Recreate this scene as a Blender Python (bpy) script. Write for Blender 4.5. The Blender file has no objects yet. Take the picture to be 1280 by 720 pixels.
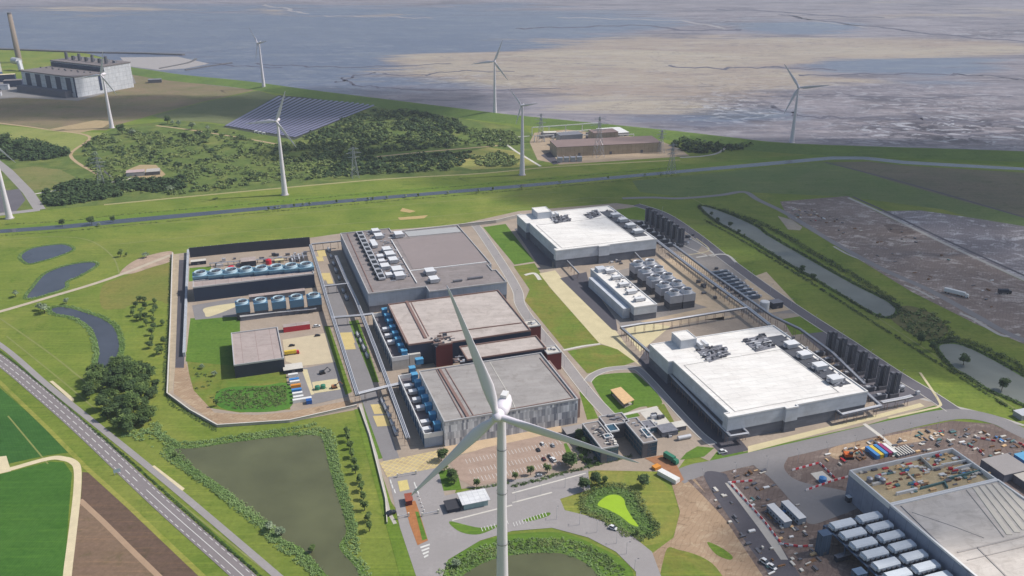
import bpy, bmesh, math, random
import numpy as np
from mathutils import Vector, Matrix
from mathutils.geometry import tessellate_polygon
random.seed(7); RNG = np.random.default_rng(7)
scene = bpy.context.scene
# ------------------------------------------------ camera, sky, sun, exposure
CH = 335.0; FPX = 1100.0; PITCH = math.atan(460 / FPX)
CP, SP = math.cos(PITCH), math.sin(PITCH)
cd = bpy.data.cameras.new('camera'); cam = bpy.data.objects.new('camera', cd); scene.collection.objects.link(cam)
cam.location = (0, 0, CH); cam.rotation_euler = (math.pi / 2 - PITCH, 0, 0)
cd.sensor_width = 36; cd.lens = FPX / 1280 * 36; cd.clip_start = 1; cd.clip_end = 40000
scene.camera = cam
SUN_EL = math.radians(48); SUN_AZ = math.radians(78)          # azimuth clockwise from +Y
SUND = Vector((math.sin(SUN_AZ) * math.cos(SUN_EL), math.cos(SUN_AZ) * math.cos(SUN_EL), math.sin(SUN_EL)))
ld = bpy.data.lights.new('sun', 'SUN'); ld.energy = 4.2; ld.angle = math.radians(.5); ld.color = (1, .955, .89)
lo = bpy.data.objects.new('sun', ld); scene.collection.objects.link(lo); lo.rotation_euler = SUND.to_track_quat('Z', 'Y').to_euler()
world = bpy.data.worlds.new('World'); scene.world = world; world.use_nodes = True
wn = world.node_tree.nodes; wl = world.node_tree.links
sky = wn.new('ShaderNodeTexSky'); sky.sky_type = 'NISHITA'; sky.sun_disc = False
sky.sun_elevation = SUN_EL; sky.sun_rotation = SUN_AZ; sky.air_density = 1.2; sky.dust_density = 1.5
bg = wn['Background']; bg.inputs[1].default_value = .11
wl.new(sky.outputs[0], bg.inputs[0])
scene.view_settings.view_transform = 'Standard'; scene.view_settings.look = 'None'
scene.view_settings.exposure = 0.07; scene.view_settings.gamma = 1
scene.render.engine = 'CYCLES'

# ------------------------------------------------ coordinates
TH = math.radians(18.4); CT, ST = math.cos(TH), math.sin(TH)
def G(px, py, z=0.0):
    """world point on the level z seen at a photograph position"""
    t = (CH - z) / ((py - 360) * CP + FPX * SP)
    return Vector(((px - 640) * t, (FPX * CP - (py - 360) * SP) * t, z))
def W(u, v, z=0.0): return Vector((u * CT - v * ST, u * ST + v * CT, z))
def toUV(p): return (p[0] * CT + p[1] * ST, -p[0] * ST + p[1] * CT)
def U(px, py, z=0.0): return toUV(G(px, py, z))

# ------------------------------------------------ materials
MATS = {}
def lin(c): return tuple(((x / 255) / 12.92 if x / 255 <= .04045 else (((x / 255) + .055) / 1.055) ** 2.4) for x in c)
def alb(c, k=.86): return tuple(min(.85, x * k) for x in lin(c))
class NT:
    def __init__(s, name):
        s.m = bpy.data.materials.new(name); s.m.use_nodes = True; s.n = s.m.node_tree.nodes; s.l = s.m.node_tree.links
        s.b = s.n['Principled BSDF']
    def new(s, t, **k):
        x = s.n.new('ShaderNode' + t)
        for a, b in k.items(): setattr(x, a, b)
        return x
    def geo(s): return s.new('NewGeometry').outputs['Position']
    def noise(s, vec, scale, detail=4, rough=.55, dist=0):
        x = s.new('TexNoise'); x.inputs['Scale'].default_value = scale; x.inputs['Detail'].default_value = detail
        x.inputs['Roughness'].default_value = rough; x.inputs['Distortion'].default_value = dist
        s.l.new(vec, x.inputs['Vector']); return x.outputs['Fac']
    def ramp(s, fac, a, b, ca=(0, 0, 0, 1), cb=(1, 1, 1, 1)):
        x = s.new('ValToRGB'); e = x.color_ramp.elements; e[0].position = a; e[1].position = b; e[0].color = ca; e[1].color = cb
        s.l.new(fac, x.inputs[0]); return x.outputs[0]
    def mix(s, fac, a, b, mode='MIX'):
        x = s.new('MixRGB', blend_type=mode)
        for i, v in enumerate((fac, a, b)):
            if isinstance(v, (int, float)): x.inputs[i].default_value = v
            elif isinstance(v, tuple): x.inputs[i].default_value = v if len(v) == 4 else (*v, 1)
            else: s.l.new(v, x.inputs[i])
        return x.outputs[0]
    def mapping(s, vec, rot=0, scale=(1, 1, 1)):
        x = s.new('Mapping'); x.inputs['Rotation'].default_value = (0, 0, rot); x.inputs['Scale'].default_value = scale
        s.l.new(vec, x.inputs['Vector']); return x.outputs[0]
    def bump(s, fac, strength, dist=.3):
        x = s.new('Bump'); x.inputs['Strength'].default_value = strength; x.inputs['Distance'].default_value = dist
        s.l.new(fac, x.inputs['Height']); s.l.new(x.outputs[0], s.b.inputs['Normal'])
def M(name, c, rough=.8, var=.16, scale=.15, metal=0.0, k=.86, spec=.3):
    """plain surface with weathering at two sizes"""
    if name in MATS: return MATS[name]
    t = NT(name); a = alb(c, k); g = t.geo()
    n1 = t.noise(g, scale, 4); n2 = t.noise(g, scale * 9, 3)
    lo_ = tuple(x * (1 - var) for x in a); hi = tuple(min(.9, x * (1 + var)) for x in a)
    col = t.mix(t.ramp(n1, .3, .7), lo_, hi)
    col = t.mix(t.ramp(n2, .35, .75), col, tuple(x * (1 - var * .8) for x in a)); 
    t.l.new(col, t.b.inputs['Base Color']); t.b.inputs['Roughness'].default_value = rough; t.b.inputs['Metallic'].default_value = metal
    t.b.inputs['Specular IOR Level'].default_value = spec
    MATS[name] = t.m; return t.m
def MBrick(name, c1, c2, cm, w, h, mort=.02, rough=.8, horiz=False, k=.86, off=.5, rot=0.0, dirt=.15):
    """panels, seams or paving: brick pattern in the thing's own space (vertical faces) or on the ground plan (horiz)"""
    if name in MATS: return MATS[name]
    t = NT(name); tc = t.new('TexCoord'); o = tc.outputs['Object']
    if horiz: v = t.mapping(o, rot)
    else:
        sx = t.new('SeparateXYZ'); t.l.new(o, sx.inputs[0]); ad = t.new('Math', operation='ADD'); t.l.new(sx.outputs[0], ad.inputs[0]); t.l.new(sx.outputs[1], ad.inputs[1])
        cx = t.new('CombineXYZ'); t.l.new(ad.outputs[0], cx.inputs[0]); t.l.new(sx.outputs[2], cx.inputs[1]); v = cx.outputs[0]
    b = t.new('TexBrick'); b.inputs['Scale'].default_value = 1; b.inputs['Brick Width'].default_value = w; b.inputs['Row Height'].default_value = h
    b.inputs['Mortar Size'].default_value = mort; b.inputs['Mortar Smooth'].default_value = .1; b.offset = off
    for i, c in ((1, c1), (2, c2), (3, cm)): b.inputs[i].default_value = (*alb(c, k), 1)
    t.l.new(v, b.inputs[0])
    n = t.noise(t.geo(), .07, 5, .6, .6); col = t.mix(t.ramp(n, .3, .75), b.outputs[0], tuple(x * .8 for x in (1, 1, 1)), 'MULTIPLY')
    st = t.noise(t.geo(), .1, 6, .7, 1.2); col = t.mix(t.ramp(st, .5, .62), col, t.mix(1.0, col, (.86, .85, .84), 'MULTIPLY'))
    mm = t.mix(min(1.0, dirt * 4), b.outputs[0], col)
    n2 = t.noise(t.mapping(t.geo(), TH, (.02, .25, .2)), 1, 3); mm = t.mix(t.ramp(n2, .4, .8), mm, t.mix(1.0, mm, (.86, .85, .84), 'MULTIPLY'))
    t.l.new(mm, t.b.inputs['Base Color']); t.b.inputs['Roughness'].default_value = rough
    t.b.inputs['Specular IOR Level'].default_value = .3
    MATS[name] = t.m; return t.m
def MGrass(name, cols, k=.86, rows=None, dry=.35, big=.004):
    """grass or crop: several tones mixed by noise, optional drill rows (angle, spacing, strength)"""
    if name in MATS: return MATS[name]
    t = NT(name); g = t.geo(); a, b, c = [alb(x, k) for x in cols]
    col = t.mix(t.ramp(t.noise(g, big * 4, 6, .6, .5), .35, .68), a, b)
    col = t.mix(t.mix(1.0, t.ramp(t.noise(g, big * 1.7, 5, .65, 1.), .48, .72), (dry, dry, dry), 'MULTIPLY'), col, c)
    col = t.mix(t.ramp(t.noise(g, .35, 4, .7), .3, .75), t.mix(1.0, col, (.78, .8, .76), 'MULTIPLY'), t.mix(1.0, col, (1.16, 1.14, 1.1), 'MULTIPLY'))
    col = t.mix(t.ramp(t.noise(t.mapping(g, -.1, (.02, .22, .2)), 1, 4), .35, .7), t.mix(1.0, col, (.88, .9, .86), 'MULTIPLY'), col)
    rt = t.noise(t.mapping(g, TH, (.012, .55, .2)), 1, 5, .6, .3); col = t.mix(t.ramp(rt, .56, .6), col, t.mix(1.0, col, (1.2, 1.15, 1.08), 'MULTIPLY')); pt = t.noise(g, .045, 7, .7, 1.5); col = t.mix(t.ramp(pt, .55, .66), col, t.mix(1.0, col, (.74, .84, .7), 'MULTIPLY'))
    if rows:
        w = t.new('TexWave', wave_type='BANDS', bands_direction='X'); w.inputs['Scale'].default_value = 1 / rows[1] * .31416 * 1.0
        w.inputs['Distortion'].default_value = .4; t.l.new(t.mapping(g, rows[0]), w.inputs['Vector'])
        col = t.mix(t.mix(1.0, w.outputs['Color'], (rows[2],) * 3, 'MULTIPLY'), col, t.mix(1.0, col, (.62, .62, .6), 'MULTIPLY'))
    t.l.new(col, t.b.inputs['Base Color']); t.b.inputs['Roughness'].default_value = .95; t.b.inputs['Specular IOR Level'].default_value = .1
    MATS[name] = t.m; return t.m
def MRub(name, base, pale, dark, s=.03, amt=.5, k=.86):
    """stripped earth: pale rubble streaks, dark wet spots, wheel ruts"""
    if name in MATS: return MATS[name]
    t = NT(name); g = t.geo(); B, P_, D = [alb(x, k) for x in (base, pale, dark)]
    v = t.mapping(g, math.radians(25), (1, 1.9, 1))
    col = t.mix(t.ramp(t.noise(g, s * .4, 4), .35, .7), tuple(x * .84 for x in B), tuple(x * 1.14 for x in B))
    col = t.mix(t.ramp(t.noise(v, s, 8, .72, 1.0), .53, .62), col, t.mix(amt, col, P_))
    col = t.mix(t.ramp(t.noise(v, s * 2.3, 7, .7, 1.6), .56, .64), col, t.mix(amt * .9, col, P_))
    col = t.mix(t.ramp(t.noise(v, s * 1.3, 7, .7, 2.0), .56, .66), col, t.mix(.7, col, D))
    w = t.new('TexWave', wave_type='BANDS', bands_direction='X'); w.inputs['Scale'].default_value = .11; w.inputs['Distortion'].default_value = 9; w.inputs['Detail'].default_value = 4; w.inputs['Detail Scale'].default_value = .6
    t.l.new(t.mapping(g, .5), w.inputs['Vector']); col = t.mix(t.ramp(w.outputs['Fac'], .0, .12, (.35, .35, .35, 1), (0, 0, 0, 1)), col, D)
    t.l.new(col, t.b.inputs['Base Color']); t.b.inputs['Roughness'].default_value = .95; t.b.inputs['Specular IOR Level'].default_value = .15
    MATS[name] = t.m; return t.m
def MWater(name, c, rough=.12, rip=.05, k=.8):
    if name in MATS: return MATS[name]
    t = NT(name); g = t.geo(); a = alb(c, k)
    col = t.mix(t.ramp(t.noise(g, .03, 4), .35, .7), tuple(x * .85 for x in a), tuple(x * 1.15 for x in a))
    t.l.new(col, t.b.inputs['Base Color']); t.b.inputs['Roughness'].default_value = rough
    t.bump(t.noise(g, .5, 3), rip, .2); t.b.inputs['IOR'].default_value = 1.33
    MATS[name] = t.m; return t.m
def MLeaf(name, dark, light, k=.86):
    if name in MATS: return MATS[name]
    t = NT(name); at = t.new('Attribute'); at.attribute_name = 'tone'
    n = t.noise(t.geo(), .05, 3)
    col = t.mix(at.outputs['Fac'], alb(dark, k), alb(light, k)); col = t.mix(t.ramp(n, .35, .7), t.mix(1.0, col, (.8, .86, .82), 'MULTIPLY'), col)
    t.l.new(col, t.b.inputs['Base Color']); t.b.inputs['Roughness'].default_value = .75; t.b.inputs['Specular IOR Level'].default_value = .15
    MATS[name] = t.m; return t.m

# ------------------------------------------------ meshes
def tag(o, label=None, cat=None, group=None, kind=None):
    if label: o['label'] = label
    if cat: o['category'] = cat
    if group: o['group'] = group
    if kind: o['kind'] = kind
    return o
class MB:
    def __init__(s): s.v = []; s.f = []; s.sm = False
    def _a(s, vs, fs):
        n = len(s.v); s.v += [tuple(v) for v in vs]; s.f += [tuple(i + n for i in f) for f in fs]; return s
    def box(s, x0, x1, y0, y1, z0, z1):
        return s._a([(x, y, z) for z in (z0, z1) for x, y in ((x0, y0), (x1, y0), (x1, y1), (x0, y1))],
                    [(3, 2, 1, 0), (4, 5, 6, 7), (0, 1, 5, 4), (1, 2, 6, 5), (2, 3, 7, 6), (3, 0, 4, 7)])
    def cbox(s, cx, cy, z0, w, d, h): return s.box(cx - w / 2, cx + w / 2, cy - d / 2, cy + d / 2, z0, z0 + h)
    def prism(s, poly, z0, z1, top=True, bottom=False, tz=None):
        poly = ccw(poly); n = len(poly)
        s._a([(x, y, z0) for x, y in poly] + [(x, y, z1) for x, y in poly], [(i, (i + 1) % n, n + (i + 1) % n, n + i) for i in range(n)])
        if top: s.flat(poly, z1)
        if bottom: s.flat(poly, z0)
        return s
    def flat(s, poly, z):
        poly = ccw(poly); vs = [Vector((p[0], p[1], 0)) for p in poly]
        tris = tessellate_polygon([vs]); out = []
        for a, b, c in tris:
            cr = (vs[b] - vs[a]).cross(vs[c] - vs[a]).z
            if abs(cr) > 1e-9: out.append((a, b, c) if cr > 0 else (a, c, b))
        return s._a([(p[0], p[1], z) for p in poly], out)
    def ring(s, poly, t, z0, z1, out=.12):
        o = inset(poly, -out); i = inset(poly, t); n = len(o)
        vs = [(x, y, z) for P in (o, i) for z in (z0, z1) for x, y in P]; fs = []
        for k in range(n):
            j = (k + 1) % n
            fs += [(k, j, n + j, n + k), (n + k, n + j, 3 * n + j, 3 * n + k), (3 * n + k, 3 * n + j, 2 * n + j, 2 * n + k), (2 * n + k, 2 * n + j, j, k)]
        return s._a(vs, fs)
    def cyl(s, x, y, z0, z1, r0, r1=None, n=12, cap=True, capb=False):
        r1 = r0 if r1 is None else r1
        vs = [(x + r * math.cos(2 * math.pi * i / n), y + r * math.sin(2 * math.pi * i / n), z) for z, r in ((z0, r0), (z1, r1)) for i in range(n)]
        fs = [(i, (i + 1) % n, n + (i + 1) % n, n + i) for i in range(n)]
        if cap: fs.append(tuple(range(n, 2 * n)))
        if capb: fs.append(tuple(reversed(range(n))))
        return s._a(vs, fs)
    def tube(s, p, q, r, n=6, r2=None):
        p, q = Vector(p), Vector(q); d = (q - p); 
        if d.length < 1e-6: return s
        d.normalize(); a = d.orthogonal().normalized(); b = d.cross(a); r2 = r if r2 is None else r2
        vs = [c + (a * math.cos(2 * math.pi * i / n) + b * math.sin(2 * math.pi * i / n)) * rr for c, rr in ((p, r), (q, r2)) for i in range(n)]
        return s._a(vs, [(i, (i + 1) % n, n + (i + 1) % n, n + i) for i in range(n)] + [tuple(range(n, 2 * n)), tuple(reversed(range(n)))])
    def ribbon(s, pts, w, z, h=0.0, off=0.0):
        L = [Vector((p[0], p[1])) for p in pts]; a = []; b = []
        for i, p in enumerate(L):
            d = Vector((0.0, 0.0))
            if i: d += (L[i] - L[i - 1]).normalized()
            if i < len(L) - 1: d += (L[i + 1] - L[i]).normalized()
            d.normalize(); nn = Vector((-d.y, d.x)); e = (L[i] - L[i - 1]).normalized() if i else d
            k = 1 / max(.5, abs(d.dot(e)))
            a.append(p + nn * (off + w / 2) * k); b.append(p + nn * (off - w / 2) * k)
        n = len(L); vs = [(p.x, p.y, z + h) for p in a] + [(p.x, p.y, z + h) for p in b]; fs = [(n + i, n + i + 1, i + 1, i) for i in range(n - 1)]
        if h:
            vs += [(p.x, p.y, z) for p in a] + [(p.x, p.y, z) for p in b]
            fs += [(i, i + 1, 2 * n + i + 1, 2 * n + i) for i in range(n - 1)] + [(3 * n + i, 3 * n + i + 1, n + i + 1, n + i) for i in range(n - 1)]
            fs += [(0, 2 * n, 3 * n, n), (n - 1, 2 * n - 1, 4 * n - 1, 3 * n - 1)]
        return s._a(vs, fs)
    def build(s, name, mat, parent=None, smooth=False, link=True):
        me = bpy.data.meshes.new(name); me.from_pydata(s.v, [], s.f); me.materials.append(mat)
        if smooth: me.polygons.foreach_set('use_smooth', [True] * len(me.polygons))
        me.update(); o = bpy.data.objects.new(name, me); scene.collection.objects.link(o)
        if parent: o.parent = parent
        return o
def ccw(p):
    p = [(q[0], q[1]) for q in p]; a = sum(p[i - 1][0] * p[i][1] - p[i][0] * p[i - 1][1] for i in range(len(p)))
    return p if a > 0 else p[::-1]
def inset(poly, t):
    poly = ccw(poly); n = len(poly); out = []
    for i in range(n):
        p0, p1, p2 = Vector(poly[i - 1]), Vector(poly[i]), Vector(poly[(i + 1) % n])
        d1 = (p1 - p0).normalized(); d2 = (p2 - p1).normalized(); n1 = Vector((-d1.y, d1.x)); n2 = Vector((-d2.y, d2.x))
        m = n1 + n2; m = m / max(.2, m.dot(n1)) if m.length > 1e-6 else n1
        out.append((p1.x + m.x * t, p1.y + m.y * t))
    return out
def smooth_poly(pts, closed=True, n=6):
    L = [Vector((p[0], p[1])) for p in pts]; N = len(L); out = []
    for i in range(N if closed else N - 1):
        if closed: a, b, c, d = L[i - 1], L[i], L[(i + 1) % N], L[(i + 2) % N]
        else: a, b, c, d = L[max(0, i - 1)], L[i], L[i + 1], L[min(N - 1, i + 2)]
        for k in range(n):
            t = k / n; out.append(.5 * ((2 * b) + (c - a) * t + (2 * a - 5 * b + 4 * c - d) * t * t + (3 * b - a - 3 * c + d) * t ** 3))
    if not closed: out.append(L[-1])
    return [(p.x, p.y) for p in out]
def gp(pts, z=0): return [tuple(G(x, y, z)[:2]) for x, y in pts]
SHK = [0]
def sheet(name, pts, mat, z, sm=False, kind='structure'):
    P = gp(pts); P = smooth_poly(P) if sm else P; SHK[0] += 1; z += (SHK[0] % 13) * .0014
    return tag(MB().flat(P, z).build(name, mat), kind=kind)
def strip(name, pts, w, mat, z, h=0.0, sm=True, kind='structure', off=0.0):
    P = gp(pts); P = smooth_poly(P, False) if sm and len(P) > 2 else P
    return tag(MB().ribbon(P, w, z, h, off).build(name, mat), kind=kind)
def E(name, label, cat, loc, rz=0.0, group=None):
    o = bpy.data.objects.new(name, None); scene.collection.objects.link(o); o.location = loc; o.rotation_euler = (0, 0, rz); o.empty_display_size = .1
    return tag(o, label, cat, group)
def EU(name, label, cat, u, v, z=0.0, group=None, rz=0.0): return E(name, label, cat, W(u, v, z), TH + rz, group)
KIDS = {}
def dup(root, loc, rz=None, label=None, sc=None, group=None):
    r = root.copy(); scene.collection.objects.link(r); r.location = loc
    if rz is not None: r.rotation_euler = (0, 0, rz)
    if sc is not None: r.scale = sc if isinstance(sc, tuple) else (sc,) * 3
    if label: r['label'] = label
    if group: r['group'] = group
    for ch in kids(root):
        c = ch.copy(); scene.collection.objects.link(c); c.parent = r
        for g in kids(ch):
            d = g.copy(); scene.collection.objects.link(d); d.parent = c
    return r
def kids(o):
    if o.name not in KIDS: KIDS[o.name] = list(o.children)
    return KIDS[o.name]
ORD = ['first', 'second', 'third', 'fourth', 'fifth', 'sixth', 'seventh', 'eighth', 'ninth', 'tenth', 'eleventh', 'twelfth', 'thirteenth', 'fourteenth', 'fifteenth', 'sixteenth',
       'seventeenth', 'eighteenth', 'nineteenth', 'twentieth'] + ['twenty ' + w for w in ('first', 'second', 'third', 'fourth', 'fifth', 'sixth', 'seventh', 'eighth', 'ninth')] + ['thirtieth'] + ['thirty ' + w for w in ('first', 'second', 'third', 'fourth', 'fifth', 'sixth', 'seventh', 'eighth', 'ninth')] + ['fortieth']
def leaf_mesh(name, lumps, per, size, mat, zmin=.1, flat=.55):
    """lumps rows: x y z rx rz tone; leaf clumps spread through the outer part of every lump"""
    L = np.asarray(lumps, float); n = len(L); N = n * per; R = np.repeat(L, per, 0)
    d = RNG.normal(size=(N, 3)); d /= np.linalg.norm(d, axis=1)[:, None]; d[:, 2] = np.where(d[:, 2] < -.3, -d[:, 2], d[:, 2])
    rr = RNG.uniform(.55, 1.08, N) * (1 + .18 * np.sin(d[:, 0] * 7 + R[:, 0]) * np.cos(d[:, 1] * 6 + R[:, 1]))
    c = R[:, :3] + d * rr[:, None] * np.stack([R[:, 3], R[:, 3], R[:, 4]], 1); c[:, 2] = np.maximum(c[:, 2], zmin)
    nn = d * .8 + RNG.normal(size=(N, 3)) * .4 + np.array([.25, .1, .75]); nn /= np.linalg.norm(nn, axis=1)[:, None]
    a = np.cross(nn, RNG.normal(size=(N, 3))); a /= np.linalg.norm(a, axis=1)[:, None]; b = np.cross(nn, a)
    s = (RNG.uniform(.6, 1.3, N) * size * np.clip(R[:, 3], .5, 4) ** .4)[:, None]
    V = np.stack([c - a * s, c + b * s * flat * RNG.uniform(.6, 1.2, (N, 1)), c + a * s, c - b * s * .8], 1).reshape(-1, 3)
    me = bpy.data.meshes.new(name); me.vertices.add(4 * N); me.vertices.foreach_set('co', V.ravel()); me.loops.add(4 * N)
    me.loops.foreach_set('vertex_index', np.arange(4 * N, dtype=np.int32)); me.polygons.add(N)
    me.polygons.foreach_set('loop_start', np.arange(0, 4 * N, 4, dtype=np.int32)); me.polygons.foreach_set('loop_total', np.full(N, 4, np.int32))
    at = me.attributes.new('tone', 'FLOAT', 'FACE'); at.data.foreach_set('value', np.clip(R[:, 5] + RNG.normal(0, .16, N), 0, 1).astype(np.float32))
    me.materials.append(mat); me.update(); me.validate(); o = bpy.data.objects.new(name, me); scene.collection.objects.link(o); return o
def in_poly(P, poly):
    x, y = P[:, 0], P[:, 1]; r = np.zeros(len(P), bool); n = len(poly)
    for i in range(n):
        x0, y0 = poly[i - 1]; x1, y1 = poly[i]
        if y0 == y1: continue
        k = ((y0 > y) != (y1 > y)) & (x < (x1 - x0) * (y - y0) / (y1 - y0) + x0); r ^= k
    return r
def scatter(poly, n, holes=()):
    A = np.array(poly); lo_, hi = A.min(0), A.max(0); P = RNG.uniform(lo_, hi, (n, 2)); k = in_poly(P, poly)
    for h in holes: k &= ~in_poly(P, h)
    return P[k]
def along(pts, step, width, closed=False):
    P = [Vector(p) for p in pts]; out = []
    if closed: P = P + [P[0]]
    for a, b in zip(P, P[1:]):
        L = (b - a).length; n = max(1, int(L / step * (1 + width / step * .25)))
        nrm = Vector((-(b - a).y, (b - a).x)).normalized() if L > 1e-6 else Vector((0, 0))
        for _ in range(n):
            t = random.random(); q = a + (b - a) * t + nrm * random.uniform(-width / 2, width / 2); out.append((q.x, q.y))
    return out
# ================================================ GROUND, SEA, FIELDS
GRASS = MGrass('grass_mixed', [(132, 144, 66), (108, 129, 53), (168, 156, 92)])
GRASSB = MGrass('grass_bright', [(108, 133, 51), (118, 140, 58), (144, 143, 72)], dry=.15)
LAWN = MGrass('lawn_green', [(96, 127, 50), (106, 136, 56), (138, 144, 68)], dry=.2)
LAWNDRY = MGrass('lawn_dry', [(128, 132, 62), (112, 136, 58), (164, 140, 84)], dry=.6, big=.012)
SCRUB = MGrass('scrub_ground', [(92, 110, 58), (114, 130, 70), (154, 148, 88)], dry=.5, big=.012)
DYKEG = MGrass('dyke_grass', [(104, 126, 70), (116, 138, 70), (130, 146, 76)], dry=.3)
CROPD = MGrass('crop_dark', [(64, 106, 52), (74, 116, 56), (84, 124, 58)], dry=.3, rows=(math.radians(-35), 1.6, .25))
CROPB = MGrass('crop_rows', [(70, 112, 48), (82, 124, 54), (98, 134, 58)], dry=.3, rows=(math.radians(4), 1.5, .35))
FARD = MGrass('far_field', [(106, 126, 76), (120, 134, 82), (128, 128, 96)], dry=.4)
FARB = MGrass('far_field_brown', [(128, 118, 104), (116, 114, 96), (136, 126, 110)], dry=.4)
MEAD = MGrass('meadow_grey', [(112, 120, 84), (120, 126, 90), (140, 134, 104)], dry=.4)
SOILP = MGrass('ploughed_soil', [(118, 96, 86), (110, 90, 80), (124, 102, 90)], rows=(math.radians(42), .9, .3), dry=.4)
SOIL = MGrass('bare_soil', [(140, 116, 100), (134, 110, 95), (146, 124, 106)], rows=(math.radians(42), 3, .10), dry=.4)
SAND = M('sand', (222, 206, 170), .95, .12); SANDP = M('sand_paving', (214, 200, 160), .95, .12, .1)
DIRT = MRub('dirt', (172, 146, 120), (204, 184, 156), (130, 108, 84), .05, .45); DIRTG = MRub('dirt_grey', (144, 128, 120), (206, 194, 186), (104, 92, 88), .03, .75); DIRTD = MRub('dirt_dark', (122, 106, 99), (172, 156, 146), (78, 68, 66), .05, .45)
RUBBLE = MRub('rubble', (140, 132, 134), (206, 202, 204), (98, 92, 96), .028, .8); RUST = M('rusty_gravel', (168, 120, 88), .95, .18, .3)
ASPH = M('asphalt', (140, 136, 136), .9, .09, .05); ASPHD = M('asphalt_dark', (108, 104, 110), .9, .12, .05); ASPHB = M('asphalt_black', (88, 85, 92), .9, .14, .06)
ASPHL = M('asphalt_light', (160, 154, 152), .9, .09, .05); CONC = M('concrete', (186, 180, 172), .9, .12, .08); CONCL = M('concrete_light', (214, 208, 198), .9, .1, .08)
YARD = M('yard_gravel', (172, 156, 140), .95, .16, .05); PAVE = MBrick('paving_brick', (186, 162, 146), (176, 152, 136), (160, 138, 124), 1.2, .6, .03, horiz=True)
PAINT = M('road_paint', (224, 222, 216), .8, .12, .6); STONE = M('stone_rock', (110, 108, 110), .95, .3, .3)
POOL = MWater('pond_olive', (102, 104, 74), .3); POOLD = MWater('pond_slate', (78, 82, 92)); CANAL = MWater('canal_water', (76, 82, 94), .25); POOLG = MWater('pond_grey', (126, 130, 122), .55)
ALGAE = M('algae', (158, 192, 40), .7, .1, .15); REEDG = MGrass('reed_ground', [(92, 118, 58), (104, 132, 66), (120, 136, 72)], dry=.3)

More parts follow.
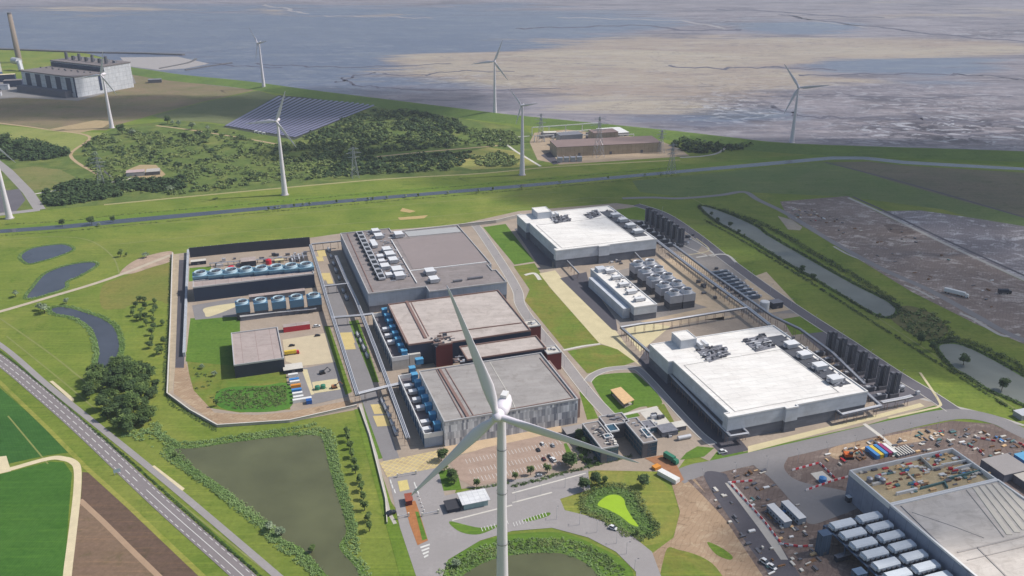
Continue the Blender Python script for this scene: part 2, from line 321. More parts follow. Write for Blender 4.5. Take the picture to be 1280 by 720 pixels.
tag(MB().flat([(-14000, -3000), (14000, -3000), (14000, 16000), (-14000, 16000)], 0).build('ground', GRASS), kind='structure')
SHORE = [(-400, 40), (-120, 52), (0, 61), (60, 63), (110, 67), (150, 78), (165, 85), (200, 90), (240, 96), (320, 104), (400, 115), (480, 125), (560, 135), (640, 145), (740, 155), (850, 166), (920, 174), (990, 181), (1130, 186), (1280, 191), (1600, 205)]
def build_sea():
    """tidal flat: fine world grid clipped to the seaward side of the shore line; sand, film of water and creeks stored per vertex"""
    sh = np.array(gp(SHORE)); xs = np.arange(-3600, 4600, 22.0); ys = np.concatenate([np.arange(900, 5000, 20.0), np.arange(5000, 15900, 300.0)])
    X, Y = np.meshgrid(xs, ys); P = np.stack([X.ravel(), Y.ravel()], 1)
    ysh = np.interp(P[:, 0], sh[:, 0], sh[:, 1]); Y2 = np.maximum(P[:, 1], ysh)
    z = -CH; d = Y2 * CP - z * SP; up = Y2 * SP + z * CP; px = 640 + FPX * P[:, 0] / d; py = 360 - FPX * up / d
    def blob(cx, cy, rx, ry, pw=2): return np.exp(-(((px - cx) / rx) ** 2 + ((py - cy) / ry) ** 2) ** (pw / 2))
    sand = sum(a * blob(*b) for a, b in [(1, (870, 62, 260, 20, 3)), (.9, (1150, 60, 160, 14, 3)), (.8, (700, 90, 240, 22, 3)), (.7, (860, 105, 190, 26, 3)), (.5, (580, 72, 80, 6)), (.6, (340, 15, 40, 5)), (.35, (460, 20, 70, 3)),
                                          (.5, (760, 135, 120, 14)), (.4, (120, 12, 150, 12)), (.45, (1150, 15, 200, 12)), (.4, (1060, 98, 120, 8)), (.6, (190, 75, 60, 6))])
    blue = sum(a * blob(*b) for a, b in [(.9, (400, 60, 420, 60, 4)), (.5, (60, 35, 200, 30, 3)), (.9, (1000, 35, 90, 9, 3)), (.85, (1120, 82, 150, 13, 3)), (.5, (660, 52, 70, 10)), (.5, (1200, 95, 120, 20)), (.55, (740, 22, 160, 14)), (.4, (900, 150, 200, 20))])
    creek = sum(a * blob(*b) for a, b in [(1, (1190, 165, 150, 20, 3)), (.8, (920, 140, 60, 18, 2)), (.35, (1100, 120, 200, 20)), (.3, (580, 100, 120, 12)), (.45, (920, 30, 40, 8)), (.5, (1240, 42, 90, 7)), (.4, (1180, 135, 90, 10))])
    ny, nx = X.shape; idx = np.arange(ny * nx).reshape(ny, nx)
    F = np.stack([idx[:-1, :-1].ravel(), idx[:-1, 1:].ravel(), idx[1:, 1:].ravel(), idx[1:, :-1].ravel()], 1)
    keep = (Y2.reshape(ny, nx)[1:, :-1] > Y2.reshape(ny, nx)[:-1, :-1] + .01).ravel() | (Y2.reshape(ny, nx)[1:, 1:] > Y2.reshape(ny, nx)[:-1, 1:] + .01).ravel()
    F = F[keep]; me = bpy.data.meshes.new('sea'); V = np.stack([P[:, 0], Y2, np.full(len(P), .4)], 1)
    me.from_pydata(V.tolist(), [], F.tolist())
    for nm, a in (('sand', sand), ('blue', blue), ('creek', creek)):
        at = me.attributes.new(nm, 'FLOAT', 'POINT'); at.data.foreach_set('value', np.clip(a, 0, 1).astype(np.float32))
    t = NT('tidal_flat'); g = t.geo(); st = t.mapping(g, -.05, (1, 3.2, 1))
    def att(n): x = t.new('Attribute'); x.attribute_name = n; return x.outputs['Fac']
    def m(op, a, b):
        x = t.new('Math', operation=op)
        for i, v in enumerate((a, b)):
            if isinstance(v, float): x.inputs[i].default_value = v
            else: t.l.new(v, x.inputs[i])
        return x.outputs[0]
    big = t.noise(st, .0011, 7, .55, .8); fine = t.noise(t.mapping(g, -.05, (1, 1.4, 1)), .014, 7, .66, 1.5); mid = t.noise(t.mapping(g, -.05, (1, 5, 1)), .0032, 6, .6, 1.5)
    ns = m('MULTIPLY', m('SUBTRACT', m('ADD', m('MULTIPLY', big, 1.3), m('MULTIPLY', mid, .7)), 1.0), 1.4)
    col = t.mix(t.ramp(mid, .4, .6), alb((112, 108, 116)), alb((152, 144, 148)))
    mid2 = t.noise(t.mapping(g, .03, (1, 4.5, 1)), .0075, 8, .7, 2); lg = t.noise(t.mapping(g, -.02, (1, 3, 1)), .0016, 5, .6, 1)
    col = t.mix(m('MULTIPLY', t.ramp(lg, .45, .6), .6), col, alb((158, 152, 158)))
    fb = t.ramp(m('ADD', att('blue'), ns), .3, .62); fs = t.ramp(m('ADD', att('sand'), ns), .36, .7)
    col = t.mix(fb, col, t.mix(t.ramp(mid2, .42, .6), alb((84, 92, 118)), t.mix(t.ramp(mid, .48, .6), alb((96, 104, 128)), alb((128, 132, 142))))); col = t.mix(fs, col, t.mix(t.ramp(lg, .35, .65), alb((160, 146, 136)), alb((178, 168, 152))))
    col = t.mix(m('MULTIPLY', t.ramp(mid2, .54, .6), .35), col, alb((98, 98, 114)))
    col = t.mix(m('MULTIPLY', m('SUBTRACT', 1.0, t.ramp(mid2, .38, .43)), .35), col, alb((178, 176, 182)))
    c2 = m('ABSOLUTE', m('SUBTRACT', t.noise(t.mapping(g, .1, (1, 2.4, 1)), .0022, 6, .6, 1.5), .5), 0.0)
    col = t.mix(m('MULTIPLY', m('SUBTRACT', 1.0, t.ramp(c2, .0, .006)), .6), col, alb((88, 88, 104)))
    ck = t.noise(t.mapping(g, .2, (1, 1.5, 1)), .006, 8, .72, 2.5); ridge = m('ABSOLUTE', m('SUBTRACT', ck, .5), 0.0)
    ckf = m('MULTIPLY', m('SUBTRACT', 1.0, t.ramp(ridge, .0, .05)), m('ADD', m('MULTIPLY', att('creek'), .75), .1))
    blot = m('MULTIPLY', t.ramp(fine, .52, .55), att('creek')); ckf = m('MAXIMUM', ckf, m('MULTIPLY', blot, .85))
    col = t.mix(ckf, col, alb((58, 56, 66)))
    shn = m('MULTIPLY', t.ramp(t.noise(t.mapping(g, .1, (1, 1.5, 1)), .017, 6, .66, 2), .55, .59), m('ADD', m('MULTIPLY', att('creek'), .7), .1)); col = t.mix(shn, col, alb((186, 188, 196)))  # pale wet sheen painted into the base colour
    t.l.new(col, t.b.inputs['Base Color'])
    r = t.mix(fb, (.5,) * 3, (.32,) * 3); r = t.mix(fs, r, (.7,) * 3); t.l.new(r, t.b.inputs['Roughness']); sp_ = t.mix(fb, (.03,) * 3, (.22,) * 3); sp_ = t.mix(fs, sp_, (.03,) * 3); t.l.new(sp_, t.b.inputs['Specular IOR Level'])
    me.materials.append(t.m); me.update(); o = bpy.data.objects.new('sea', me); scene.collection.objects.link(o); tag(o, kind='structure')
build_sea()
def creek(pts, w, pale=False):
    P = smooth_poly(gp(pts), False, 10); n = len(P); r_ = random.Random(len(pts) + int(pts[0][0])); a, b_, q = r_.uniform(0, 6), r_.uniform(.02, .05), min(14, w * .9)
    P = [(x + q * math.sin(i * .55 + a), y + q * math.sin(i * .9 + a * 2) + q * .6 * math.sin(i * 2.1)) for i, (x, y) in enumerate(P)]
    tag(MB().ribbon(P, w, .5).build('tidal_creek', M('creek_sand', (158, 154, 156), .8, .1, .02) if pale else M('creek_mud', (92, 90, 104), .7, .15, .02)), kind='structure')
for q, w, pl in (([(975, 18), (1010, 24), (1060, 30), (1130, 38), (1200, 46), (1300, 53)], 24, 0), ([(990, 21), (1040, 29), (1090, 35)], 14, 1), ([(960, 132), (985, 140), (1005, 146), (1060, 147), (1130, 150)], 9, 0), ([(1136, 142), (1160, 150), (1220, 154), (1300, 152)], 8, 0),
        ([(470, 91), (445, 95), (434, 100), (442, 106), (470, 109), (520, 112), (600, 113), (700, 110)], 7, 0), ([(425, 97), (432, 101), (420, 103)], 6, 0), ([(480, 93), (530, 94), (570, 89), (640, 90)], 8, 0), ([(1000, 95), (1080, 93), (1180, 93), (1230, 95), (1300, 102)], 12, 0), ([(1200, 93), (1240, 96), (1300, 103)], 5, 1),
        ([(640, 36), (720, 34), (800, 32), (860, 38), (930, 37)], 22, 0), ([(700, 22), (780, 24), (860, 27), (900, 36)], 20, 1), ([(900, 12), (960, 14), (1040, 20), (1100, 22)], 30, 0), ([(840, 83), (900, 86), (960, 84), (1040, 88)], 12, 0), ([(980, 120), (1040, 118), (1120, 122), (1260, 120)], 8, 0), ([(320, 80), (380, 83), (450, 84), (560, 80)], 9, 0), ([(230, 76), (290, 82), (350, 85)], 8, 0), ([(400, 20), (470, 21), (540, 23)], 18, 1), ([(330, 6), (360, 12), (380, 17)], 20, 1), ([(1160, 165), (1200, 170), (1250, 168), (1300, 175)], 6, 0), ([(1040, 155), (1090, 158), (1150, 162)], 5, 0)): creek(q, w, pl)
# dyke along the shore: raised bank with a crest, and an inland service road
def dyke(name, pts, w, h, crest, mat, hole=None):
    P = smooth_poly(gp(pts), False, 3); m = MB(); L = [Vector(p) for p in P]; rows = []
    for i, p in enumerate(L):
        d = (L[min(i + 1, len(L) - 1)] - L[max(i - 1, 0)]).normalized(); n = Vector((d.y, -d.x))
        rows.append([(p.x + n.x * o, p.y + n.y * o, z) for o, z in ((-3, -.5), (w * .36, h), (w * .36 + crest, h), (w, .05))])
    vs = [q for r in rows for q in r]; fs = []
    for i in range(len(rows) - 1):
        for k in range(3): a = i * 4 + k; fs.append((a, a + 4, a + 5, a + 1))
    m._a(vs, fs); return tag(m.build(name, mat), kind='structure')
dyke('sea_dyke', SHORE[6:], 62, 7.5, 5, DYKEG)
strip('dyke_road', [(380, 122.5), (480, 134), (560, 142.5), (640, 151.5), (740, 162), (850, 174), (990, 190), (1130, 196)], 7, CONCL, .12)
strip('dyke_road', [(160, 90), (240, 103), (330, 113)], 5, ASPH, .12)
strip('breakwater', [(-100, 58), (60, 64), (110, 66), (170, 67), (230, 69)], 14, STONE, -.5, 3.5, kind='structure')
sheet('beach', [(150, 72), (222, 71), (262, 80), (232, 86), (200, 88), (160, 83)], M('beach_sand', (168, 162, 160), .9, .1), .6)
strip('breakwater', [(232, 88), (262, 83), (290, 79)], 7, STONE, -.5, 2.5); strip('breakwater', [(200, 86), (235, 79), (245, 74)], 7, STONE, -.5, 2.5)
# canal with green banks
strip('canal_bank', [(-150, 300), (0, 288), (160, 271), (320, 254.5), (480, 241), (640, 228), (850, 209), (990, 197), (1060, 192), (1130, 196), (1280, 206), (1500, 220)], 20, GRASSB, .03)
CB = [(-200, 307), (-100, 300), (0, 291.5), (80, 286), (160, 278.3), (320, 263.4), (480, 249), (640, 235.5), (720, 228.2), (850, 216.4), (960, 207), (1040, 199.5), (1080, 199.5), (1130, 205), (1200, 209), (1280, 213), (1500, 227)]
CTOP = [(1500, 222), (1280, 209.5), (1200, 205), (1130, 201), (1080, 195.5), (1040, 195.5), (960, 202.5), (850, 212.5), (720, 224.5), (640, 231.5), (480, 245), (320, 259), (160, 273), (80, 281), (0, 287), (-100, 295), (-200, 302)]
sheet('canal_water', CB + CTOP, CANAL, .1)
# far fields, scrub, meadow
sheet('field', [(-60, 112), (20, 122), (95, 126), (160, 108), (166, 90), (240, 100), (322, 112), (250, 128), (190, 144), (140, 158), (132, 163), (60, 161), (-60, 150)], MGrass('fallow', [(146, 128, 108), (126, 122, 90), (134, 116, 98)], dry=.5), .04)
sheet('meadow', [(190, 145), (250, 129), (322, 113), (347, 120), (284, 156), (262, 153), (210, 150)], MEAD, .06)
sheet('meadow', [(-60, 152), (60, 162), (130, 166), (112, 176), (88, 193), (60, 186), (-60, 176)], MGrass('meadow_yellow', [(150, 156, 92), (140, 148, 82), (172, 162, 104)], dry=.4), .05)
sheet('scrub_ground', [(-60, 178), (60, 187), (88, 193), (118, 172), (150, 157), (230, 150), (285, 158), (365, 173), (460, 134), (520, 134), (575, 148), (640, 158), (680, 172), (690, 200), (640, 214), (560, 220), (440, 226), (300, 240), (200, 250), (60, 262), (-60, 275)], SCRUB, .05)
strip('gravel_path', [(-60, 148), (0, 154), (60, 162), (112, 171), (88, 194), (122, 218)], 5, M('path_tan', (186, 162, 128), .95, .1), .1)
strip('gravel_path', [(40, 243), (90, 235), (150, 226), (165, 222)], 4, CONCL, .1); strip('gravel_path', [(195, 157), (235, 162), (300, 172), (345, 180)], 5, M('path_tan', (1, 1, 1)), .1)
strip('gravel_path', [(470, 196), (540, 189), (600, 184), (622, 182)], 5, M('path_tan', (1, 1, 1)), .1); strip('ditch', [(112, 199), (128, 212), (140, 222)], 3, ASPHB, .11)
sheet('clearing', [(560, 205), (575, 192), (610, 184), (650, 190), (672, 206), (640, 210), (590, 212)], MGrass('clearing_dry', [(170, 158, 100), (138, 148, 80), (184, 160, 110)], dry=.5), .07)
sheet('clearing', [(120, 150), (140, 152), (128, 160), (100, 166), (60, 162)], M('clearing_tan', (178, 156, 118), .95, .15), .08)
sheet('clearing', [(32, 177), (52, 180), (48, 188), (40, 189)], M('clearing_tan', (1, 1, 1)), .09)
sheet('meadow', [(12, 212), (40, 208), (75, 212), (95, 222), (60, 236), (38, 238), (25, 225)], MGrass('rough_meadow', [(134, 132, 84), (116, 128, 74), (150, 138, 94)], dry=.5), .08)
strip('service_road', [(-60, 168), (-20, 190), (10, 214), (35, 240), (50, 262)], 13, ASPHL, .12, sm=False); strip('service_road', [(-60, 272), (0, 268), (50, 262)], 12, ASPHL, .125, sm=False)
sheet('parking_apron', [(-20, 232), (10, 238), (24, 236), (32, 250), (20, 264), (-20, 268)], ASPHD, .1)
strip('dyke_road', [(130, 256), (320, 238), (480, 224), (600, 217), (700, 208), (850, 200)], 5, M('path_olive', (168, 160, 112), .95, .1), .1)
sheet('sand_patch', [(497, 272), (535, 269), (530, 273), (500, 275)], M('patch_tan', (190, 164, 112), .95, .1), .09); sheet('sand_patch', [(503, 260), (520, 264), (512, 266), (500, 264)], M('patch_tan', (1, 1, 1)), .09)
# eastern fields and cleared land
sheet('field', [(790, 226), (860, 219), (960, 209), (1035, 202), (1120, 228), (1220, 256), (1270, 268), (1400, 300), (1400, 330), (1180, 262), (1060, 246), (930, 240), (850, 246), (800, 240)], FARD, .04)
sheet('field', [(1038, 203), (1085, 202), (1130, 207), (1280, 216), (1500, 228), (1500, 330), (1300, 276), (1220, 256), (1120, 228)], FARB, .045)
strip('ditch', [(1032, 203), (1080, 215), (1140, 231), (1220, 254), (1300, 277), (1500, 330)], 5, ASPHB, .1)
sheet('cleared_ground', [(975, 252), (1060, 245), (1090, 262), (1180, 305), (1280, 352), (1450, 430), (1450, 520), (1280, 430), (1220, 405), (1140, 365), (1050, 310), (985, 272)], DIRTG, .06)
sheet('rubble_ground', [(1100, 264), (1150, 263), (1200, 270), (1250, 278), (1450, 310), (1450, 425), (1280, 350), (1180, 304)], RUBBLE, .065)
strip('site_road', [(1060, 247), (1100, 265), (1180, 304), (1280, 350), (1450, 428)], 5, CONC, .13); strip('ditch', [(1066, 246), (1106, 264), (1186, 302), (1286, 347), (1450, 420)], 4, ASPHB, .12)
strip('service_road', [(778, 248), (815, 247), (850, 248), (900, 244), (930, 240), (948, 250), (985, 268), (1040, 302), (1100, 335), (1160, 362), (1215, 392), (1262, 418), (1320, 440)], 8, ASPH, .13)
for i, q in enumerate([[(972, 270), (980, 272), (990, 275), (1003, 284), (1000, 288), (985, 287), (979, 279)], [(1104, 281), (1118, 280), (1134, 284), (1146, 291), (1130, 294), (1112, 290)]]): sheet('bare_patch', q, (M('patch_pale', (178, 164, 146), .95, .2, .1), DIRTD)[i], .09)
for q, w in (([(1042, 308), (1060, 318), (1085, 328), (1098, 335)], 3), ([(1130, 356), (1150, 364), (1168, 374)], 3), ([(1200, 392), (1215, 398), (1235, 410), (1255, 420), (1275, 418)], 4), ([(1130, 486), (1145, 497), (1150, 498), (1200, 510), (1245, 521), (1280, 532)], 3)):
    strip('gravel_path', q, w, CONC, .11)
sheet('rough_ground', [(1110, 392), (1135, 382), (1170, 395), (1185, 415), (1160, 425), (1130, 412)], MGrass('rough_scrub', [(118, 112, 78), (104, 112, 68), (140, 120, 88)], dry=.5), .05, True)
# western fields, roads
sheet('field', [(-80, 402), (-80, 700), (0, 582), (60, 569), (92, 565), (58, 536), (0, 485)], CROPD, .05)
sheet('field', [(-120, 620), (0, 593), (62, 577), (80, 578), (90, 592), (86, 640), (80, 730), (76, 820), (-200, 820)], CROPB, .05)
sheet('field', [(103, 590), (112, 591), (252, 722), (340, 820), (180, 820), (96, 720)], SOILP, .05)
sheet('field', [(97, 620), (104, 626), (198, 722), (290, 820), (70, 820), (88, 722), (94, 650)], SOIL, .08)
strip('grass_strip', [(-40, 440), (0, 478), (60, 536), (108, 585), (160, 632), (255, 722), (340, 805)], 3, MGrass('strip_yellow', [(158, 160, 80), (150, 150, 76), (170, 160, 96)]), .09, sm=False)
strip('field_track', [(100, 625), (130, 653), (165, 688), (200, 722), (290, 815)], 3.2, M('track_tan', (176, 148, 122), .95, .1), .11, sm=False)
strip('sand_track', [(-60, 604), (0, 590), (60, 573.5), (80, 573.5), (92, 578), (97, 588), (96, 620), (89, 680), (84, 722), (78, 800)], 4.6, SAND, .12)
sheet('sand_track', [(-20, 573), (8, 570), (11, 580), (14, 589), (-20, 597)], SAND, .125)
MAINROAD = [(-150, 346), (-80, 396), (0, 450.5), (50, 491), (106, 540), (200, 628), (304, 720), (420, 830)]
strip('road', MAINROAD, 10.6, M('road_asphalt', (138, 130, 130), .9, .08, .05), .16)
MR = smooth_poly(gp(MAINROAD), False)
def dashes(name, P, off, w, on, gap, z, start=0, end=1e9):
    m = MB(); s = 0; L = [Vector(p) for p in P]
    for a, b in zip(L, L[1:]):
        ln = (b - a).length; d = (b - a) / ln; n = Vector((-d.y, d.x)); q = 0.0
        while q < ln:
            ph = (s + q) % (on + gap); step = min(ln - q, (on - ph) if ph < on else (on + gap - ph)); step = max(step, .05)
            if ph < on - 1e-6 and start < s + q < end:
                c0 = a + d * q + n * off; c1 = a + d * (q + step) + n * off
                m._a([(c0.x - n.x * w / 2, c0.y - n.y * w / 2, z), (c1.x - n.x * w / 2, c1.y - n.y * w / 2, z), (c1.x + n.x * w / 2, c1.y + n.y * w / 2, z), (c0.x + n.x * w / 2, c0.y + n.y * w / 2, z)], [(0, 1, 2, 3)])
            q += step
        s += ln
    return tag(m.build(name, PAINT), kind='structure')
LN = [0]; 
for a, b in zip(MR, MR[1:]): LN.append(LN[-1] + math.dist(a, b))
kk = min(range(len(MR)), key=lambda i: math.dist(MR[i], G(160, 590)[:2]))
dashes('road_marking', MR, 0, .45, 7, 4, .19, 0, LN[kk]); dashes('road_marking', MR, 0, .4, 900, .1, .19, LN[kk])
for o in (-3.9, 3.9): dashes('road_marking', MR, o, .35, 4, 2.6, .19)
strip('cycle_path', [(-150, 330), (-80, 380), (0, 431), (60, 482), (132, 540), (220, 612), (320, 697), (349, 722), (470, 825)], 4.6, ASPHL, .16)
strip('verge', [(-150, 339), (-80, 388), (0, 438.5), (55, 484), (117, 537), (210, 618), (312, 708), (440, 825)], 1.6, MGrass('verge_dark', [(84, 112, 48), (92, 120, 52), (104, 124, 60)]), .12)
sheet('layby', [(62, 477), (66, 476), (93, 499), (91, 503)], SAND, .2); sheet('layby', [(190, 583), (193, 582), (231, 611), (228, 614)], SAND, .2)
strip('gravel_path', [(-60, 405), (0, 389.5), (60, 372), (117, 355), (160, 340), (185, 330), (213, 319)], 5.5, M('path_pale', (196, 182, 160), .95, .14, .1), .12)
sheet('gravel_path', [(150, 341), (172, 324), (213, 314), (214, 326), (190, 334), (165, 342)], M('path_rubble', (184, 160, 140), .95, .25, .12), .1, True)
sheet('meadow', [(128, 358), (150, 348), (213, 328), (212, 362), (208, 380), (150, 386), (127, 384)], MGrass('meadow_rust', [(142, 134, 74), (124, 132, 66), (160, 138, 86)], dry=.6), .05, True)
sheet('lawn', [(158, 384), (208, 380), (208, 450), (160, 452), (155, 420)], MGrass('meadow_lime', [(136, 144, 66), (118, 138, 60), (160, 150, 80)], dry=.4), .055, True)
for q, w in (([(0, 300), (60, 296), (110, 300), (140, 320), (150, 345)], 1.6), ([(0, 398), (60, 440), (110, 480)], 1.4), ([(8, 420), (70, 470), (120, 512)], 1.2), ([(150, 305), (300, 290), (480, 276), (640, 262), (760, 250)], 1.6), ([(120, 285), (300, 272), (480, 258), (700, 240)], 1.4), ([(700, 252), (740, 247), (780, 248)], 2), ([(860, 245), (940, 290), (1060, 372), (1180, 452), (1290, 525)], 1.6), ([(450, 520), (475, 600), (500, 690)], 1.4), ([(125, 545), (220, 625), (330, 712)], 1.2), ([(10, 520), (60, 580)], 1)): strip('worn_track', q, w, M('worn_grass', (138, 144, 82), .95, .2, .1), .085)
# ponds
P1 = [(27, 320), (40, 311), (62, 307), (80, 306), (90, 312), (72, 320), (52, 326), (36, 329)]
P2 = [(34, 371), (42, 360), (58, 342), (85, 332), (112, 328), (119, 332), (98, 345), (82, 352), (80, 360), (60, 367), (42, 372)]
P3 = [(65, 386), (80, 384), (103, 390), (128, 399), (143, 411), (149, 432), (146, 448), (150, 464), (135, 466), (122, 460), (124, 442), (121, 424), (112, 408), (92, 396), (70, 392)]
P4 = [(214, 563), (245, 560), (300, 552), (360, 545), (398, 545), (406, 560), (413, 590), (422, 620), (431, 650), (432, 668), (424, 684), (440, 704), (447, 714), (452, 740), (425, 735), (402, 712), (378, 686), (350, 672), (335, 655), (305, 632), (275, 606), (240, 583)]
P5 = [(575, 730), (600, 706), (640, 694), (690, 691), (715, 696), (738, 709), (750, 730), (720, 748), (640, 752)]
P6 = [(747, 631), (757, 621), (769, 618.5), (779, 623), (783, 635), (791, 648), (798, 658), (788, 655), (775, 645), (760, 637)]
R1 = [(877, 258), (900, 264), (940, 281), (960, 295), (1000, 318), (1040, 341), (1075, 360), (1105, 375), (1119, 386), (1112, 395), (1095, 392), (1060, 372), (1020, 348), (985, 328), (955, 309), (928, 293), (905, 281), (887, 269)]
R2 = [(1174, 434), (1192, 430), (1215, 437), (1250, 455), (1290, 478), (1400, 540), (1400, 575), (1290, 510), (1262, 497), (1235, 485), (1212, 470), (1192, 458)]
for pts, mt in ((P1, POOLD), (P2, POOLD), (P3, POOLD), (P4, POOL), (P5, POOL), (P6, ALGAE), (R1, POOLG), (R2, POOLG)):
    b = inset(smooth_poly(gp(pts)), -4.0 if pts is not P6 else -9); tag(MB().flat(b, .08).build('pond_bank', REEDG), kind='structure')
    tag(MB().flat(smooth_poly(gp(pts)), .11).build('pond_water', mt), kind='structure')
# ------------------------------------------------ the campus ground
sheet('yard', [(217, 318), (300, 306), (390, 297), (425, 292), (572, 281), (648, 264), (770, 254), (812, 259), (868, 296), (1003, 392), (1118, 466), (1192, 511), (1120, 530), (1010, 556), (900, 582), (862, 566), (845, 590), (745, 588), (640, 604), (570, 612), (560, 650), (505, 650), (478, 612), (447, 512), (360, 528), (272, 534), (211, 492)], YARD, .1)
def lawn(pts, mt=LAWN, z=.14, sm=False): sheet('lawn', pts, mt, z, sm)
lawn([(237, 335), (264, 333), (262, 350), (236, 352)], LAWN); lawn([(238, 398), (300, 396), (300, 458), (232, 452)]); lawn([(232, 440), (300, 455), (310, 466), (357, 463), (363, 512), (300, 516), (262, 510), (240, 490)], LAWNDRY, .12)
sheet('crop_bed', [(278, 486), (330, 482), (360, 480), (362, 510), (300, 515), (270, 505)], MGrass('bed_green', [(84, 128, 54), (96, 138, 58), (110, 140, 64)]), .16, True)
sheet('dirt_verge', [(219, 455), (233, 455), (242, 488), (268, 516), (320, 519), (363, 515), (440, 500), (444, 508), (362, 526), (272, 531), (217, 492)], DIRT, .15)
sheet('asphalt_lane', [(224, 325), (234, 325), (230, 460), (217, 460)], ASPHB, .15); sheet('gravel_path', [(216, 318), (224, 318), (219, 460), (216, 488), (211, 490)], M('strip_gravel', (184, 168, 144), .95, .2, .2), .16)  # dark road and the shadow on it share the black of this lane
lawn([(604, 284), (632, 280), (668, 327), (643, 331)], LAWN); lawn([(642, 333), (668, 329), (686, 358), (749, 429), (706, 437), (656, 376), (662, 362)], LAWNDRY)
lawn([(709, 439), (752, 431), (772, 436), (795, 452), (768, 461), (734, 467)], LAWNDRY); lawn([(739, 476), (750, 469), (785, 466), (800, 471), (828, 503), (800, 509), (768, 516)], LAWN, .14, True)
lawn([(724, 490), (733, 491), (748, 523), (734, 525)], GRASSB); lawn([(900, 560), (882, 582), (930, 574), (1088, 537), (1182, 511), (1168, 507), (1085, 531), (930, 565)], LAWN); lawn([(978, 399), (1003, 395), (1036, 406), (1040, 414), (990, 419)], GRASSB)
lawn([(765, 263), (800, 258), (809, 263), (810, 276), (785, 274)], GRASSB); lawn([(452, 500), (460, 498), (482, 572), (470, 575)], LAWN); lawn([(443, 512), (450, 511), (520, 720), (500, 720)], GRASSB, .12)
lawn([(850, 575), (858, 566), (872, 558), (893, 560), (880, 571)], LAWN); lawn([(545, 590), (570, 585), (577, 612), (552, 614)]); lawn([(700, 556), (708, 554), (722, 578), (715, 580)]); lawn([(808, 508), (830, 505), (850, 540), (835, 543)], LAWNDRY); lawn([(755, 524), (795, 514), (800, 520), (765, 530)])
sheet('sand_path', [(674, 342), (694, 338), (712, 360), (770, 414), (778, 425), (800, 457), (772, 437), (749, 429), (690, 362)], SANDP, .15); sheet('sand_path', [(778, 412), (818, 402), (850, 398), (812, 430), (800, 440)], SANDP, .15)
sheet('asphalt_lane', [(700, 348), (733, 340), (736, 352), (770, 400), (772, 414), (765, 412)], ASPHB, .16); sheet('asphalt_lane', [(797, 452), (812, 430), (930, 555), (936, 563), (903, 570), (893, 560)], ASPHB, .16)
sheet('asphalt_lane', [(643, 286), (650, 285), (690, 326), (690, 334), (672, 330)], ASPHD, .16); sheet('concrete_apron', [(935, 558), (1090, 520), (1150, 504), (1156, 508), (1040, 538), (935, 566)], SANDP, .17)
sheet('concrete_apron', [(820, 325), (860, 320), (935, 385), (905, 390), (870, 380)], M('apron_tan', (200, 178, 150), .95, .14), .15); sheet('concrete_apron', [(930, 350), (958, 340), (1000, 385), (960, 392)], M('apron_tan', (1, 1, 1)), .15); sheet('concrete_apron', [(800, 402), (905, 380), (905, 400), (930, 392), (880, 400), (838, 408)], M('apron_tan', (1, 1, 1)), .17)
sheet('asphalt_apron', [(736, 348), (860, 316), (905, 322), (1000, 392), (930, 392), (905, 380), (840, 398), (775, 408)], M('apron_grey', (150, 142, 136), .9, .16, .05), .13)
sheet('asphalt_apron', [(985, 402), (1010, 396), (1118, 466), (1160, 496), (1100, 512), (1086, 492)], ASPHD, .13)
sheet('asphalt_apron', [(770, 272), (812, 266), (878, 306), (870, 318), (832, 312)], ASPH, .13)
def road(pts, w, mt=ASPH, z=.2, kerb=True, sm=True):
    strip('road', pts, w, mt, z, sm=sm)
    if kerb:
        for s_ in (-1, 1): strip('kerb', pts, .6, CONCL, z - .05, .17, sm=sm, off=s_ * (w / 2 + .3))
road([(590, 278), (600, 289), (626, 328), (646, 362), (650, 380), (664, 402), (700, 446), (736, 492), (768, 526)], 9, ASPHL)
road([(734, 477), (742, 469), (760, 462), (790, 460), (804, 467), (840, 506), (872, 540), (892, 556)], 5.5, ASPHL, .22)
road([(656, 344), (668, 342), (675, 350)], 4, CONCL, .21, False); road([(704, 438), (728, 433), (750, 430)], 2.5, CONCL, .23, False)
road([(795, 256), (830, 268), (868, 293), (905, 322), (960, 362), (1004, 392), (1060, 428), (1120, 468), (1160, 492), (1192, 513)], 12, ASPHD, .18)
road([(846, 598), (870, 588), (900, 582), (1000, 560), (1110, 534), (1190, 518), (1240, 524), (1280, 542), (1350, 575)], 14, ASPH, .19, False)
road([(843, 302), (880, 318), (893, 320), (886, 312), (860, 296)], 1.2, CONCL, .25, False); road([(870, 322), (905, 318), (920, 328)], 3, CONCL, .25, False)
road([(870, 298), (886, 311), (878, 316), (850, 320)], 1.5, SANDP, .27, False); road([(1150, 466), (1173, 500), (1174, 508), (1160, 512), (1110, 523)], 2, SANDP, .27, False)
road([(1080, 530), (1100, 545), (1120, 562)], 3, CONCL, .24, False); road([(750, 525), (800, 514), (822, 509)], 3, CONCL, .24, False)
sheet('plaza', [(800, 516), (822, 510), (842, 534), (820, 538)], CONCL, .22)
